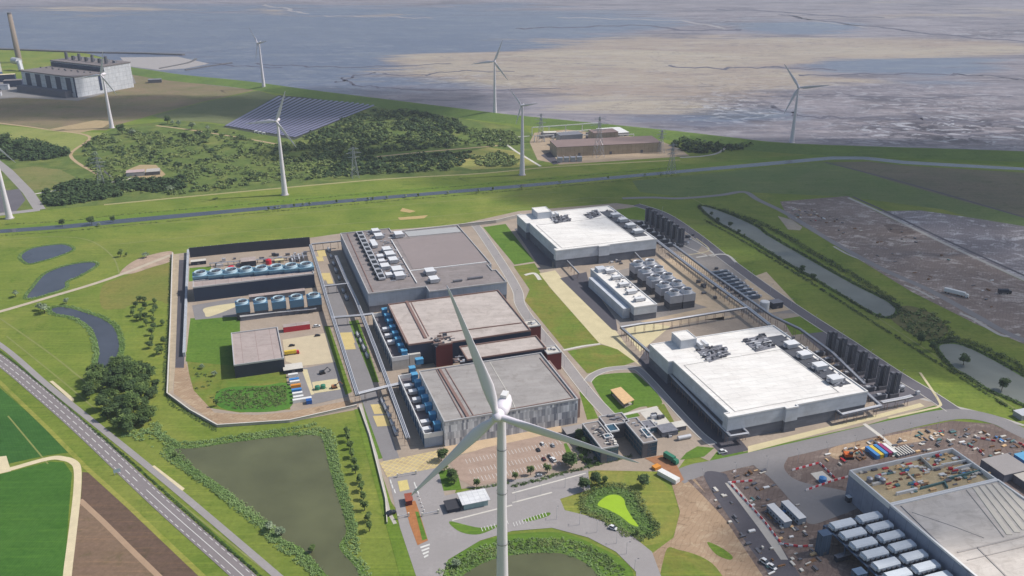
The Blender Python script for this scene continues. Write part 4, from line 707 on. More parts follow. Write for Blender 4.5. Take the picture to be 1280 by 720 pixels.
u, v = U(519, 429, 18); place(bc, u, v, 12, 'large blue chiller standing by the dark red wall of the middle grey hall', 'blue chiller boxes', f5, sc=(1.6, 1.4, 1.0))
u, v = U(524, 449, 12); place(bc, u, v, 8, 'blue chiller against the pale annex wall below the middle grey hall', 'blue chiller boxes', f5, sc=(1.3, .9, .8))
for pts, nm, z in (([(482.5, 410), (485.6, 418), (489, 426)], 'middle', 9.2), ([(510, 481), (516, 488), (520.6, 498), (525.6, 508), (531, 526), (533, 535)], 'nearest', 8.2)):
    for k, (x, y) in enumerate(pts): ahu(x, y, z, f'{ORD[len(pts) - 1 - k]} white unit from the near end beside the blue chillers of the {nm} grey hall', (.95, .95, .9), grp='white units beside the blue chillers')
# --- left compound
NB = M('barrier_dark', (58, 62, 76), .6, .15); 
def wall_run(name, lab, pts, h, w, mt, cat='wall', capmt=None, zt=None, post=None, pm=None):
    P = [Vector(p) for p in gp(pts)]; r = E(name, lab, cat, (P[0].x, P[0].y, 0)); Q = [(p.x - P[0].x, p.y - P[0].y) for p in P]
    MB().ribbon(Q, w, 0, h).build('panel', mt, r)
    if capmt: MB().ribbon(Q, w + .3, h + .002, .15).build('coping', capmt, r)
    if post:
        n = 0
        for a, b in zip(Q, Q[1:]):
            L = math.dist(a, b); k = max(1, int(L / post))
            for i in range(k):
                if n < 90: x = a[0] + (b[0] - a[0]) * i / k; y = a[1] + (b[1] - a[1]) * i / k; MB().box(x - .3, x + .3, y - .3, y + .3, 0, h + .25).build('post', pm, r); n += 1
    return r
wall_run('noise_barrier', 'tall dark panelled noise barrier at the back of the left compound', [(238, 322), (300, 315.5), (388, 308)], 11, .8, NB, post=7, pm=STEEL)
wall_run('compound_wall', 'tall pale wall along the dark lane on the left of the compound', [(235.5, 316), (233, 380), (230.5, 446)], 4, 2.0, MBrick('wall_pale', (196, 200, 208), (190, 194, 202), (150, 154, 162), 2, 9, .2, off=0), post=14, pm=GALV)
wall_run('perimeter_wall', 'low grey concrete wall around the bottom left corner of the compound', [(216, 318), (213.5, 400), (209.5, 494), (238, 515), (272, 534), (362, 528), (446, 509)], 2.2, .7, CONC, capmt=CONCL)
wall_run('perimeter_wall', 'pale grey concrete wall along the back of the grey halls', [(428, 300), (486, 294), (620, 279), (652, 271)], 4, .8, CONC, capmt=CONCL)
wall_run('perimeter_wall', 'thin pale wall between the canal bank path and the gate lane', [(449, 509), (462, 545), (482, 625), (484, 655)], 1.6, .5, CONCL)
u0, v0 = U(242, 352, 11); u1, _ = U(396, 338, 11); _, v1 = U(243, 340, 11)
TC = hall('cooling_tower_building', 'long dark fronted building carrying a line of blue-rimmed cooling towers', rc(U(241, 356, 15)[0], U(393, 343, 15)[0], U(300, 350, 15)[1] - 5, U(300, 350, 15)[1] + 12), 15, NAVY_SHADE, ROOFP, PARA)  # height and navy front also take in the shade on the ground before it
ct = make_cell('cooling_tower', 14.5, 4.5, 2.6, [TEAL, BLUED, TEALL]); f6 = [True]
CA, CB_ = U(250, 339.5, 20.5), U(382, 329, 20.5)
for k in range(8): place(ct, CA[0] + (CB_[0] - CA[0]) * k / 7, CA[1] + (CB_[1] - CA[1]) * k / 7 - 1, 14.0, f'{ORD[k]} round blue-rimmed cooling tower from the left on the long dark building', 'blue-rimmed cooling towers', f6)
shed('roof_house', 'long flat-roofed service building in front of the dark building', 347, 372, 52, 6, 5, GREYW, ROOFP)
ct2 = make_cell('cooling_tower', 12.6, 14, 2.0, [TEALD, LOUV, TEALL], 0); f7 = [True]
A_, B_ = U(302.5, 377, 15), U(392, 368.5, 15)
for k in range(5):
    u, v = A_[0] + (B_[0] - A_[0]) * k / 4, A_[1] + (B_[1] - A_[1]) * k / 4
    place(ct2, u, v, 0, f'{ORD[k]} square blue cooling tower from the left in the front row behind the dark shed', 'square blue cooling towers', f7)
r = EU('service_gantry', 'long grey walkway wall in front of the square blue cooling towers', 'gantry', (A_[0] + B_[0]) / 2, A_[1] - 8); MB().cbox(0, 0, 0, 70, 3, 4).build('base', GREYW, r); MB().cbox(0, 0, 4, 70.6, 3.4, .3).build('deck', PARA, r)
HD = hall('service_shed', 'dark walled shed with pale ribbed roof in the left compound', rc(-13.4, 25, 653, 714.5), 12, DARKW, ROOFP, PARA)
x0, y0 = sub(HD, -13, 653)
r = shed('site_building', 'small white flat building inside the left compound corner', 248.5, 330, 15, 6, 4, DARKW, CONCL); r = shed('site_building', 'pinkish roofed house between red tanks behind the cooling towers', 311, 331, 15, 12, 6, DARKW, ROOFP)
r = shed('site_building', 'low white roofed store with dark front beside the yellow truck', 366.5, 463, 15, 10, 3.4, DARKW, CONCL); r = shed('site_building', 'small pale roofed kiosk on tan paving behind the cooling towers', 349, 327, 9, 9, 3, SANDP, SANDP)
def tank(name, lab, px, py, rad, h, mt, cat='tank'):
    r = E(name, lab, cat, G(px, py)); MB().cyl(0, 0, 0, h, rad, n=16).build('shell', mt, r, False); MB().cyl(0, 0, h + .01, h + rad * .3, rad, rad * .3, n=16).build('lid', mt, r); MB().tube((rad, 0, .5), (rad + 1.2, 0, .5), .25).build('pipe', STEEL, r); return r
REDT = M('red_paint', (208, 44, 62), .5, .1, .3); tank('fire_water_tank', 'bright red round tank left of the pinkish roofed house', 289, 337, 3.2, 3.5, REDT); tank('fire_water_tank', 'bright red round tank right of the pinkish roofed house', 336, 330, 3.0, 5, REDT)
# skid plant next to the noise barrier
r = EU('pump_skid', 'grey framed pump skid with pipes right of the red tank', 'pump skid', *U(370, 325)); [MB().cbox(-4 + i * 2.4, 0, 0, 1.5, 16, 3 + i % 2).build('pump', (GALV, STEEL, STEELD)[i % 3], r) for i in range(4)]; MB().cbox(7.5, 0, 0, 1, 18, 5).build('frame', STEEL, r)
def container(lab, px, py, mt, rz=0.0, w=12.2, d=2.5, h=2.7, grp=None, roofmt=None, name='shipping_container', cat='container'):
    r = EU(name, lab, cat, *U(px, py), 0, grp, rz); MB().cbox(0, 0, .15, w, d, h).build('body', mt, r); MB().cbox(0, 0, .15 + h, w + .02, d + .02, .08).build('roof', roofmt or mt, r); MB().box(w / 2, w / 2 + .06, -d / 2 + .1, d / 2 - .1, .3, h).build('door', roofmt or mt, r); return r
CB2 = M('container_blue', (74, 140, 204), .5, .1, .3); CO = M('container_orange', (226, 150, 60), .5, .1, .3); CW = M('container_white', (236, 234, 230), .5, .06, .3); CR = M('container_red', (206, 52, 66), .5, .1, .3); CY = M('container_yellow', (232, 200, 70), .5, .1, .3); CG = M('container_green', (60, 130, 104), .5, .1, .3); CP_ = M('container_purple', (160, 60, 110), .5, .1, .3)
r = container('long bright red container building with pale roof beside the dark shed', 371, 412, CR, 0, 23, 6.5, 5, None, ROOFP)
for k, (y, mt, nm) in enumerate([(464, CO, 'orange'), (471, CW, 'white'), (477, CB2, 'blue'), (480, CW, 'pale'), (484.5, CO, 'orange'), (490, CB2, 'blue'), (494.5, CW, 'white'), (499, CW, 'white')]):
    container(f'{nm} container, {ORD[k]} from the back in the stack line at the left compound', 365.5 + k * 1.1, y, mt, 0, 7.5, 2.6, 2.6, 'containers in the left compound')
container('long white container behind the dark blue box at the end of the container line', 378, 502, CW, 0, 14, 2.6, 2.6); container('small dark blue container nearest the compound wall', 386.5, 504, M('container_navy', (40, 96, 172), .5, .1, .3), 0, 4, 4, 3)
sheet('concrete_pad', [(390, 478), (421, 473.5), (426, 487), (393, 492)], SANDP, .24); sheet('concrete_pad', [(377, 462), (384, 462), (393, 493), (389, 494)], SANDP, .24); sheet('concrete_pad', [(353, 425), (410, 416), (424, 452), (376, 458), (357, 452)], M('pad_beige', (206, 190, 160), .9, .08), .21); sheet('asphalt_lane', [(372, 462), (424, 452), (436, 496), (390, 506), (366, 500)], ASPH, .2)
for q in ([(257, 385), (295, 379), (296, 383), (262, 396), (256, 392)],): sheet('concrete_pad', q, SANDP, .25, True)
sheet('asphalt_lane', [(240, 382), (300, 372), (300, 395), (244, 400)], ASPH, .2)
for i, (x, y, s) in enumerate([(402, 317, 1.3), (400, 324, 1), (408, 346, 1.4), (412, 352, 1), (433, 423, 2.2), (434, 431, 2.2), (473, 512, 2.), (477, 527, 2.2)]):
    a = 5 * s; sheet('concrete_pad', [(x - a, y - 3 * s), (x + a * .6, y - 3.4 * s), (x + a, y + 2.6 * s), (x - a * .5, y + 3 * s)], M('pad_yellow', (214, 192, 132), .9, .12, .1), .24 + i * .01)
sheet('asphalt_lane', [(404, 352), (420, 350), (447, 432), (468, 482), (500, 575), (480, 578), (452, 500), (428, 440)], ASPH, .22); sheet('lawn', [(436, 402), (448, 400), (474, 478), (466, 478)], LAWN, .24); sheet('lawn', [(405, 408), (412, 408), (440, 490), (432, 494)], GRASSB, .23)
# ================================================ PIPE RACKS, OFFICE, CONSTRUCTION SITE, VEHICLES
def rack(lab, pts, z=8.5, pipes=3, w=3.4, r=.42, step=9, mt=GALV, pm=BROWNS, sp=1.1):
    P = [Vector(toUV(G(x, y, z))) for x, y in pts]; c = P[0]; root = EU('pipe_rack', lab, 'pipe rack', c.x, c.y); Q = [(p.x - c.x, p.y - c.y) for p in P]
    for k in range(pipes):
        off = (k - (pipes - 1) / 2) * sp; m = MB(); L = [Vector(p) for p in Q]; T = []
        for i, p in enumerate(L):
            d = (L[min(i + 1, len(L) - 1)] - L[max(i - 1, 0)]).normalized(); T.append(p + Vector((-d.y, d.x)) * off)
        for a, b in zip(T, T[1:]): m.tube((a.x, a.y, z + .3), (b.x, b.y, z + .3), r, 6)
        m.build('pipe', (mt, STEEL, mt)[k % 3], root)
    MB().ribbon(Q, w, z - .75, .3).build('deck', STEELD, root); n = 0
    for a, b in zip(Q, Q[1:]):
        a, b = Vector(a), Vector(b); Ln = (b - a).length; d = (b - a).normalized(); nn = Vector((-d.y, d.x)); k = max(1, round(Ln / step))
        for i in range(k):
            p = a + d * (Ln * (i + .5) / k); m = MB(); n += 1
            if n > 95: break
            for s_ in (-1, 1): q = p + nn * s_ * (w / 2 - .2); m.tube((q.x, q.y, 0), (q.x, q.y, z - .5), .16, 4)
            q0, q1 = p - nn * w / 2, p + nn * w / 2; m.tube((q0.x, q0.y, z - .55), (q1.x, q1.y, z - .55), .18, 4); m.tube((q0.x, q0.y, 3.5), (q1.x, q1.y, 3.5), .12, 4)
            m.build('support_frame', pm, root)
    return root
rack('long pipe rack running down the left lane past the dark shed', [(388, 306), (397, 334), (408, 372), (421, 412), (447, 494)], 8.5, 3, 3.6, .45)
rack('long pipe rack running beside the chiller annexes of the grey halls', [(420, 320), (432, 348), (446, 377), (470, 438), (487, 484), (510, 548)], 8.5, 3, 3.6, .45)
rack('short pipe rack crossing at the top of the lane by the farthest grey hall', [(389, 305), (427, 301)], 8.5, 2, 2.4, .4, sp=1)
rack('pipe rack crossing the lane level with the square blue cooling towers', [(404, 358), (437, 354)], 8.5, 2, 2.4, .4, sp=1)
rack('pipe rack crossing from the shed yard to the middle grey hall annex', [(415, 397), (452, 394), (467, 392)], 8.5, 3, 3, .4)
rack('pipe rack crossing at the bottom end of the left lane rack', [(448, 492), (480, 484), (502, 479)], 8.5, 3, 3.2, .45)
rack('pipe rack running from the northern white hall past the grey cooling towers', [(819, 299), (860, 331), (900, 360), (935, 385), (962, 406)], 9, 3, 3.4, .5)
rack('outer pipe rack from the northern stacks past the white tank to the southern hall', [(842, 306), (882, 336), (922, 364), (966, 395), (1000, 411), (1040, 440), (1081, 480)], 9, 2, 3, .5)
rack('pipe rack crossing in front of the white plant building above the southern hall', [(776, 409), (800, 405), (835, 400.5), (899, 390), (934, 384.5)], 9, 2, 2.6, .55)
rack('pipe rack running down the left side of the southern white hall', [(776, 409), (813, 441), (845, 476), (880, 512), (913, 545), (935, 541.5), (928, 535)], 8, 2, 2.6, .5)
rack('pipe rack turning the near right corner of the southern white hall', [(1081, 489), (1101, 507), (1052, 518), (1043, 511)], 8, 2, 3.2, .6)
rack('short pipe rack leading from the near right corner to the last dark stack', [(1102, 503), (1128, 498), (1140, 495)], 7, 3, 3, .4)
rack('short pipe bridge between the northern white hall and the white plant building', [(705, 322), (724, 342)], 7, 1, 1.4, .6)
rack('short pipe bridge between the northern white hall and the grey cooling towers', [(790, 312), (806, 329)], 7, 1, 1.4, .6)
# silver process skids between the racks
f8 = [True]; r = E('pump_skid', '', 'pump skid', (0, 0, 0)); MB().tube((-4, 0, 1.7), (4, 0, 1.7), 1.1, 10).build('vessel', GALV, r); MB().box(-4.4, 4.4, -1.4, 1.4, 0, .5).build('skid', STEELD, r); MB().box(-2, -.4, -1.9, -1.1, .5, 3).build('cabinet', STEEL, r); MB().tube((2.4, 0, 2.6), (2.4, 0, 4.2), .3).build('pipe', STEEL, r)
SK = [(411, 314), (414, 322), (417, 331), (420, 340), (424, 349), (429, 365), (433, 374), (447, 420), (451, 428), (455, 437), (459, 446), (478, 504), (482, 512), (486, 521), (490, 531), (494, 541)]
for k, (x, y) in enumerate(SK): place(r, *U(x, y), 0, f'{ORD[len(SK) - 1 - k]} silver pump vessel from the near end, between the long pipe racks', 'silver pump vessels between the pipe racks', f8, rz=TH + math.pi / 2, sc=(1, 1, 1) if k % 3 else (1.15, 1.2, 1.2))
# --- office
GLASS = M('glass_blue', (56, 92, 112), .15, .2, .3, spec=.8); OWALL = MBrick('office_cladding', (112, 112, 118), (104, 104, 110), (84, 84, 90), 3, 3.5, .05)
def office(lab, nl, nr, bk, H, drk):
    u0, v0 = U(*nl, H); u1, _ = U(*nr, H); _, v1 = U(*bk, H); r = hall('office_building', lab, rc(u0, u1, v0, v1), H, OWALL, M('roof_tan_grey', (150, 140, 134), .85, .12, .1), PARA, ph=.6); w, d = u1 - u0, v1 - v0
    for f in range(3):
        z0 = 1 + f * 3.7
        for i in range(5): a = -w / 2 + w * (.34 + i * .13); MB().box(a, a + w * .11, -d / 2 - .08, -d / 2 + .1, z0, z0 + 2.9).build('window', GLASS, r)
        for i in range(7): a = -d / 2 + d * (.05 + i * .13); MB().box(-w / 2 - .08, -w / 2 + .1, a, a + d * .11, z0, z0 + 2.6).build('window', GLASS, r)
    return r
O1 = office('left block of the dark glass office, its roof crowded with plant and skylights', (752, 561), (776, 560), (730, 529), 12, 0); O2 = office('right block of the dark glass office with a white roof light frame', (804, 554), (825, 554), (781, 524), 12, 0)
clutter(O1, 'roof_plant', [(740, 535), (756, 532), (774, 556), (754, 557)], 11.4, 26, 1.4, [STEELD, CONCL, PLANTD], 3); clutter(O2, 'roof_plant', [(790, 530), (804, 526), (820, 548), (806, 550)], 11.4, 12, 1.2, [GALV, PLANTD, PLANT], 3)
for (R_, px, py, w, d) in ((O1, 760, 545, 6, 4.5), (O1, 765, 535, 7, 9), (O2, 808, 541, 4, 11)): x, y = sub(R_, *U(px, py, 12)); MB().ring(rc(x - w / 2, x + w / 2, y - d / 2, y + d / 2), .5, 11.4, 12.6).build('skylight', PARW, R_); MB().flat(rc(x - w / 2, x + w / 2, y - d / 2, y + d / 2), 11.9).build('skylight_glass', GLASS, R_)
u, v = U(768, 524, 12); h_ = hall('office_building', 'square rear block joined behind the two dark glass office blocks', rc(u - 9, u + 9, v - 6, v + 7), 12, OWALL, MATS['roof_tan_grey'], PARA, ph=.6); clutter(h_, 'roof_plant', [(760, 520), (772, 519), (776, 527), (764, 528)], 11.4, 12, 1.2, [STEELD, PLANT])
u, v = U(802, 534, 4); h_ = hall('office_building', 'low glazed link between the two dark glass office blocks', rc(u - 14, u + 10, v - 4, v + 6), 5, GLASS, PLANT, PARA, ph=.4)
shed('site_building', 'low grey garage with flat roof left of the dark glass office', 722, 542, 20, 9, 4, GREYW, ASPHL); shed('site_building', 'low white plant cabin right of the office beside the loop road', 846, 536, 11, 7, 3.5, GREYW, CONCL); shed('site_building', 'flat grey roofed plant room between the office and the loop road', 833, 541, 12, 10, 4, GREYW, PLANT)
r = EU('storage_tank', 'silver horizontal tank at the end of the office yard', 'tank', *U(855, 549)); MB().tube((-5, 0, 1.8), (5, 0, 1.8), 1.5, 14).build('shell', GALV, r); MB().box(-4, 4, -.8, .8, 0, .5).build('base', CONC, r)
# pavilion
WOOD = M('timber_light', (226, 188, 140), .8, .12, .5); zz = 4.5; P = [U(x, y, zz) for x, y in ((763, 487), (776, 483.5), (793, 499.5), (780, 505))]; cu, cv = sum(p[0] for p in P) / 4, sum(p[1] for p in P) / 4
r = EU('pavilion', 'timber roofed picnic pavilion on the round lawn', 'pavilion', cu, cv); L = [(p[0] - cu, p[1] - cv) for p in P]; MB().prism(L, zz - .5, zz, bottom=True).build('roof', WOOD, r)
for x, y in inset(L, .8): MB().cbox(x, y, 0, .5, .5, zz - .5).build('post', DARKW, r)
MB().prism(inset(L, 1), .15, .4).build('floor', CONC, r)
# entrance
def shed4(name, lab, pts, z, wall, roof, cat='building', wallin=.6):
    P = [U(x, y, z) for x, y in pts]; cu, cv = sum(p[0] for p in P) / 4, sum(p[1] for p in P) / 4; r = EU(name, lab, cat, cu, cv); L = [(p[0] - cu, p[1] - cv) for p in P]
    MB().prism(inset(L, wallin), 0, z - .35, top=False).build('wall', wall, r); MB().prism(L, z - .35, z, bottom=True).build('roof', roof, r); return r
shed4('reception_pavilion', 'entrance building with bright white panelled roof beside the car park', [(571, 616), (606, 610.5), (613, 624.5), (578, 631.5)], 5, M('glass_pale', (150, 176, 178), .25, .15, .3), MBrick('roof_white_panels', (236, 236, 236), (228, 228, 230), (196, 198, 202), 3.6, 3.6, .1, horiz=True, off=0), wallin=1.2)
shed4('bicycle_shelter', 'low dark roofed bicycle shelter left of the white roofed entrance building', [(554, 626), (571, 622.5), (577, 634), (559, 638)], 3, DARKW, M('roof_charcoal', (62, 62, 68), .7, .1)); shed4('gatehouse', 'small red-brown gatehouse on the brick traffic island', [(505, 617), (514.5, 615.5), (516.5, 625), (507, 627)], 4.2, REDW, M('roof_rust', (158, 84, 64), .8, .12))
def gate(lab, pts):
    P = [Vector(toUV(G(*p))) for p in pts]; c = P[0]; r = EU('security_gate', lab, 'gate', c.x, c.y); d = P[1] - P[0]
    for t in (0, 1): MB().cbox(d.x * t, d.y * t, 0, .9, .9, 3).build('post', CONCL, r)
    MB().ribbon([(0, 0), (d.x, d.y)], .25, 1.8, .5).build('beam', GALV, r)
gate('white gantry bar across the upper entry lanes behind the gatehouse', [(497, 597), (520, 593)]); gate('white barrier bar across the lanes right of the brick island', [(528, 646), (548, 642)]); gate('barrier bar across the entry lane left of the brick island', [(498, 649), (511, 646)])
def bollards(lab, pts, step, h=1.1, rad=.18, mt=GALV, grp='bollards'):
    P = gp(pts); n = 0
    for a, b in zip(P, P[1:]):
        k = max(1, int(math.dist(a, b) / step))
        for i in range(k):
            o = MB().cyl(a[0] + (b[0] - a[0]) * i / k, a[1] + (b[1] - a[1]) * i / k, .2, h, rad, n=8).build('bollard', mt); tag(o, lab, 'bollard', grp)
bollards('short pale bollard in the row along the lane right of the gatehouse', [(520, 612), (532, 644)], 3.5, 1.3, .35, PARW, 'bollards by the gatehouse')
# --- construction site building
HWALL = MBrick('wall_precast', (150, 158, 178), (142, 150, 170), (112, 120, 138), 9, 30, .12, off=0); LROOF = MBrick('roof_cream', (226, 216, 206), (220, 210, 200), (204, 195, 186), 40, 6, .07, horiz=True, dirt=.25)
U0, V0, U1, VB, VM = 344, 190, 424, 370.5, 334
HE = hall('data_hall', 'huge new hall with cream flat roof at the bottom right, still under construction', rc(U0, U1, V0, VM), 20, HWALL, LROOF, PARW, ph=.8, pt=1.2)
HF = hall('unfinished_hall', 'unfinished rear section of the new hall, its open deck strewn with materials', rc(U0, U1 - .5, VM + .4, VB), 20, HWALL, M('deck_sand', (206, 184, 144), .95, .25, .12), PARW, ph=3, pt=.9)
SEAMC = M('seam_cream', (182, 174, 168), .8, .05); rwall(HE, 'roof_seam', [(1140, 640), (1193, 658), (1230, 672)], 19.2, 19.4, .4, SEAMC); rwall(HE, 'roof_seam', [(1197, 690), (1300, 665)], 19.2, 19.5, .9, SEAMC); rwall(HE, 'roof_seam', [(1222, 684), (1262, 724)], 19.2, 19.5, .9, SEAMC); rwall(HE, 'roof_seam', [(1209, 700), (1300, 678)], 19.2, 19.5, .5, SEAMC); rwall(HE, 'roof_seam', [(1208, 612), (1255, 671)], 19.2, 19.5, .5, SEAMC)
for k in range(5): rwall(HE, 'roof_rib', [(1219 + k * 8, 609 - k * 1.6), (1262 + k * 9.5, 668 - k * 3)], 19.2, 19.55, 3.2, M('rib_cream', (226, 216, 200), .8, .06))
rwall(HE, 'eaves_line', [(1126, 632), (1220, 724)], 19.2, 19.5, .5, PLANT)
SITE = {'tan timber': WOOD, 'pale grey': CONCL, 'dark steel': STEELD, 'white': PARW, 'teal': M('teal_sheet', (90, 128, 128), .6, .15, .5), 'red': REDT, 'brown': M('brown_wood', (128, 92, 64), .8, .2, .5), 'blue': CB2}
DK = scatter([U(x, y, 17) for x, y in ((1072, 590), (1188, 566), (1240, 596), (1128, 622))], 420)[:130]
for k, (u, v) in enumerate(DK):
    nm = random.choices(list(SITE), (5, 4, 4, 3, 3, 1, 3, 1))[0]; r = EU('material_stack', f'{nm} stack of building material on the unfinished roof deck', 'building material', u, v, 17.0, f'{nm} stacks on the roof deck'); w, d, h = random.uniform(1.2, 4.5), random.uniform(.8, 2.2), random.uniform(.4, 1.3)
    MB().cbox(0, 0, 0, w, d, .15).build('pallet', WOOD, r); MB().cbox(0, 0, .15, w, d, h).build('load', SITE[nm], r)
for k, (pts, w, z) in enumerate([([(1148, 572), (1165, 588), (1200, 580)], 1.2, 3), ([(1176, 584), (1210, 578), (1216, 583), (1192, 589)], 1.2, 3.2), ([(1150, 612), (1180, 604), (1184, 611)], 1.6, 2), ([(1090, 607), (1102, 604)], 3, 2), ([(1120, 619), (1146, 613)], 2.4, 2.4), ([(1186, 600), (1226, 590)], 1.6, 2.6), ([(1132, 590), (1144, 602)], 2.5, .8)]):
    P = [toUV(G(x, y, 17)) for x, y in pts]; r = EU('formwork_wall', f'{ORD[k]} pale formwork wall piece from the back on the unfinished deck', 'formwork', *P[0], 17); Q = [(p[0] - P[0][0], p[1] - P[0][1]) for p in P]; tag(MB().ribbon(Q, w * .5, 0, z * .8).build('panel', (CONCL, PARW, SITE['teal'])[k % 3], r))
for k, (x, y) in enumerate([(1087, 600), (1097, 598), (1103, 601)]): r = E('mixer_silo', f'{ORD[k]} grey-blue rounded silo from the left on the unfinished deck', 'silo', G(x, y, 18.5) - Vector((0, 0, 1.5))); MB().cyl(0, 0, 0, 3, 1.7, 1.9, n=14).build('drum', PLANT, r); MB().cyl(0, 0, 3.01, 3.7, 1.9, .6, n=14).build('cap', STEEL, r)
for k, (x, y) in enumerate([(1171, 571), (1188, 587)]): r = E('material_hoist', f'small red hoist {("left", "right")[k]} one of two on the unfinished deck', 'hoist', G(x, y, 17)); MB().cbox(0, 0, 0, 2.4, 1.6, 1.6).build('body', REDT, r); MB().tube((0, 0, 1.6), (1.6, .4, 3.2), .15).build('arm', REDT, r)
# steel deck with rows of white chillers
FR = M('frame_blue', (70, 92, 120), .6, .12, .2); ZD = 9.0
ua, va = U(1054, 651, 14); ub, vb = U(1123, 714, 14); uc, vc = U(1087.5, 642.5, 14)
r = EU('steel_deck', 'blue steel deck carrying rows of long white chillers beside the new hall', 'steel platform', (ua + uc) / 2, (va + vb) / 2)
cx, cy = (ua + uc) / 2, (va + vb) / 2; Y0, Y1 = 186 - cy, va + 5 - cy; X0, X1 = ua - 9 - cx, 342 - cx
for k in range(9): y = Y0 + (Y1 - Y0) * k / 8; MB().box(X0, X1, y - .4, y + .4, ZD - .8, ZD).build('beam', FR, r); [MB().box(x - .4, x + .4, y - .4, y + .4, 0, ZD - .8).build('column', FR, r) for x in (X0 + .5, (X0 + X1) / 2, X1 - .6)]
for x in (X0, (X0 + X1) / 2, X1 - .8): MB().box(x, x + .8, Y0, Y1, ZD + .01, ZD + .5).build('girder', FR, r)
MB().box(X0, X1, Y0, Y1, ZD - .3, ZD - .1).build('deck', M('deck_dark', (72, 82, 100), .8, .15, .3), r)
CHM = M('chiller_pale', (214, 220, 226), .5, .06, .3); r = E('roof_chiller', '', 'chiller', (0, 0, 0)); MB().box(-6.6, 6.6, -2, 2, .8, 2.6).build('casing', CHM, r); m = MB(); m._a([(x, y, z) for x in (-6.6, 6.6) for y, z in ((-2, 2.61), (2, 2.61), (1.45, 3.3), (-1.45, 3.3))], [(0, 1, 2, 3), (7, 6, 5, 4), (3, 2, 6, 7), (1, 5, 6, 2), (0, 3, 7, 4)]); m.build('hood', CHM, r)
MB().box(-6.2, 6.2, -1.7, 1.7, 0, .8).build('base', STEELD, r); MB().box(-7.6, -6.65, -1.4, 1.4, .9, 2.2).build('duct', CHM, r); [MB().box(-5 + i * 3, -4 + i * 3, -2.7, -2.05, .3, 2).build('pump', PLANTD, r) for i in range(4)]; f9 = [True]
for c in range(2):
    for k in range(9):
        u = ua + (ub - ua) * k / 5 + (uc - ua) * c; v = va + (vb - va) * k / 5 + (vc - va) * c
        if v > 190: place(r, u, v, ZD + .5, f'{ORD[k]} long pale chiller from the back in the {("left", "right")[c]} row on the blue steel deck', 'long pale chillers on the steel deck', f9, sc=(1.1, 1.5, 1.1))
for k, (x, y, h) in enumerate([(1027, 691, 14), (1069, 742, 15)]):
    u, v = U(x, y); r = EU('stair_tower', f'{("rear", "near")[k]} of two tall blue-grey stair towers along the chiller deck', 'stair tower', u, v); MB().cbox(0, 0, 0, 6, 5, h).build('wall', MBrick('tower_cladding', (84, 104, 128), (76, 96, 120), (56, 72, 94), 1.5, 30, .1, off=0), r); MB().cbox(0, 0, h, 6.3, 5.3, .3).build('roof', FR, r); MB().box(-1, 1, -2.6, -2.5, 0, 2.4).build('door', STEELD, r)
def between(name, lab, p, q, z, w, h, mats, cat, grp=None, win=0):
    a, b = G(*p, z + h), G(*q, z + h); d = b - a; c = (a + b) / 2; c.z = z; L = d.length; r = E(name, lab, cat, c, math.atan2(d.y, d.x), grp)
    MB().cbox(0, 0, .3, L, w, h - .3).build('body', mats[0], r); MB().cbox(0, 0, h, L + .2, w + .2, .2).build('roof', mats[1], r); MB().cbox(0, 0, 0, L - .5, w - .4, .3).build('base', STEELD, r)
    for i in range(win): x = -L / 2 + L * (i + .5) / win; MB().box(x - .7, x + .7, -w / 2 - .06, -w / 2 + .1, 1.4, 2.5).build('window', FANB, r)
    return r
SC = M('cabin_side', (150, 162, 176), .6, .1, .3); between('site_cabin', 'long site cabin with white roof, left one of two beside the grey site road', (963, 630), (985.5, 652), 0, 5, 4.6, (SC, PARW), 'site cabin', None, 6); between('site_cabin', 'long site cabin with white roof, right one of two beside the grey site road', (981, 626), (1003.5, 648), 0, 5, 4.6, (SC, PARW), 'site cabin', None, 6)
between('site_trailer', 'dark trailer with bright white roof backed up to the wall of the new hall', (1059, 621), (1082, 616), 0, 3, 4, (DARKW, PARW), 'trailer'); between('site_cabin', 'dark low cabin standing under the blue steel deck', (1045, 696), (1062, 691), 0, 3, 3.4, (DARKW, PLANT), 'site cabin')
shed('site_building', 'flat grey roofed store right of the unfinished hall', 1255, 590, 22, 19, 6, GREYW, ASPHL); shed('site_building', 'flat pale roofed store at the right edge of the picture', 1290, 606, 18, 14, 5, GREYW, CONC); shed('site_building', 'light blue sheeted store at the right edge behind the flat grey store', 1283, 580, 14, 10, 6, CB2, BLUEL)
shed('site_building', 'pale grey hut at the far right edge of the grass beyond the construction land', 1279, 521, 12, 8, 4, STEEL, GALV)
for k, (x, y, mt, nm) in enumerate([(1090, 566, CB2, 'blue'), (1094.5, 565, CY, 'yellow'), (1100, 563.5, CB2, 'blue'), (1105.5, 562.5, CP_, 'magenta'), (1111, 562, CG, 'pale green')]): container(f'{nm} container, {ORD[k]} from the left in the coloured row behind the unfinished hall', x, y + 2.5, M('container_pale_green', (170, 206, 196), .5, .1, .3) if k == 4 else mt, math.pi / 2, 12, 2.6, 3, 'coloured containers behind the unfinished hall', mt if k < 4 else CW)
for k in range(7): r = EU('rack_frame', f'{ORD[k]} slim grey panel rack from the left beside the coloured containers', 'rack', *U(1118 + k * 3.2, 568 - k * .8), 0, 'slim grey panel racks'); MB().cbox(0, 0, 0, .8, 9, 1.8).build('frame', STEEL, r); MB().cbox(0, 0, 1.8, .9, 9.1, .1).build('top', CONCL, r)
container('long white container beside the orange skip at the dirt track', 835.5, 598, CW, -1.15, 15, 4.5, 3); between('waste_skip', 'bright orange skip at the end of the white container', (817, 584), (824, 581), 0, 3.6, 2, (CO, CO), 'skip')
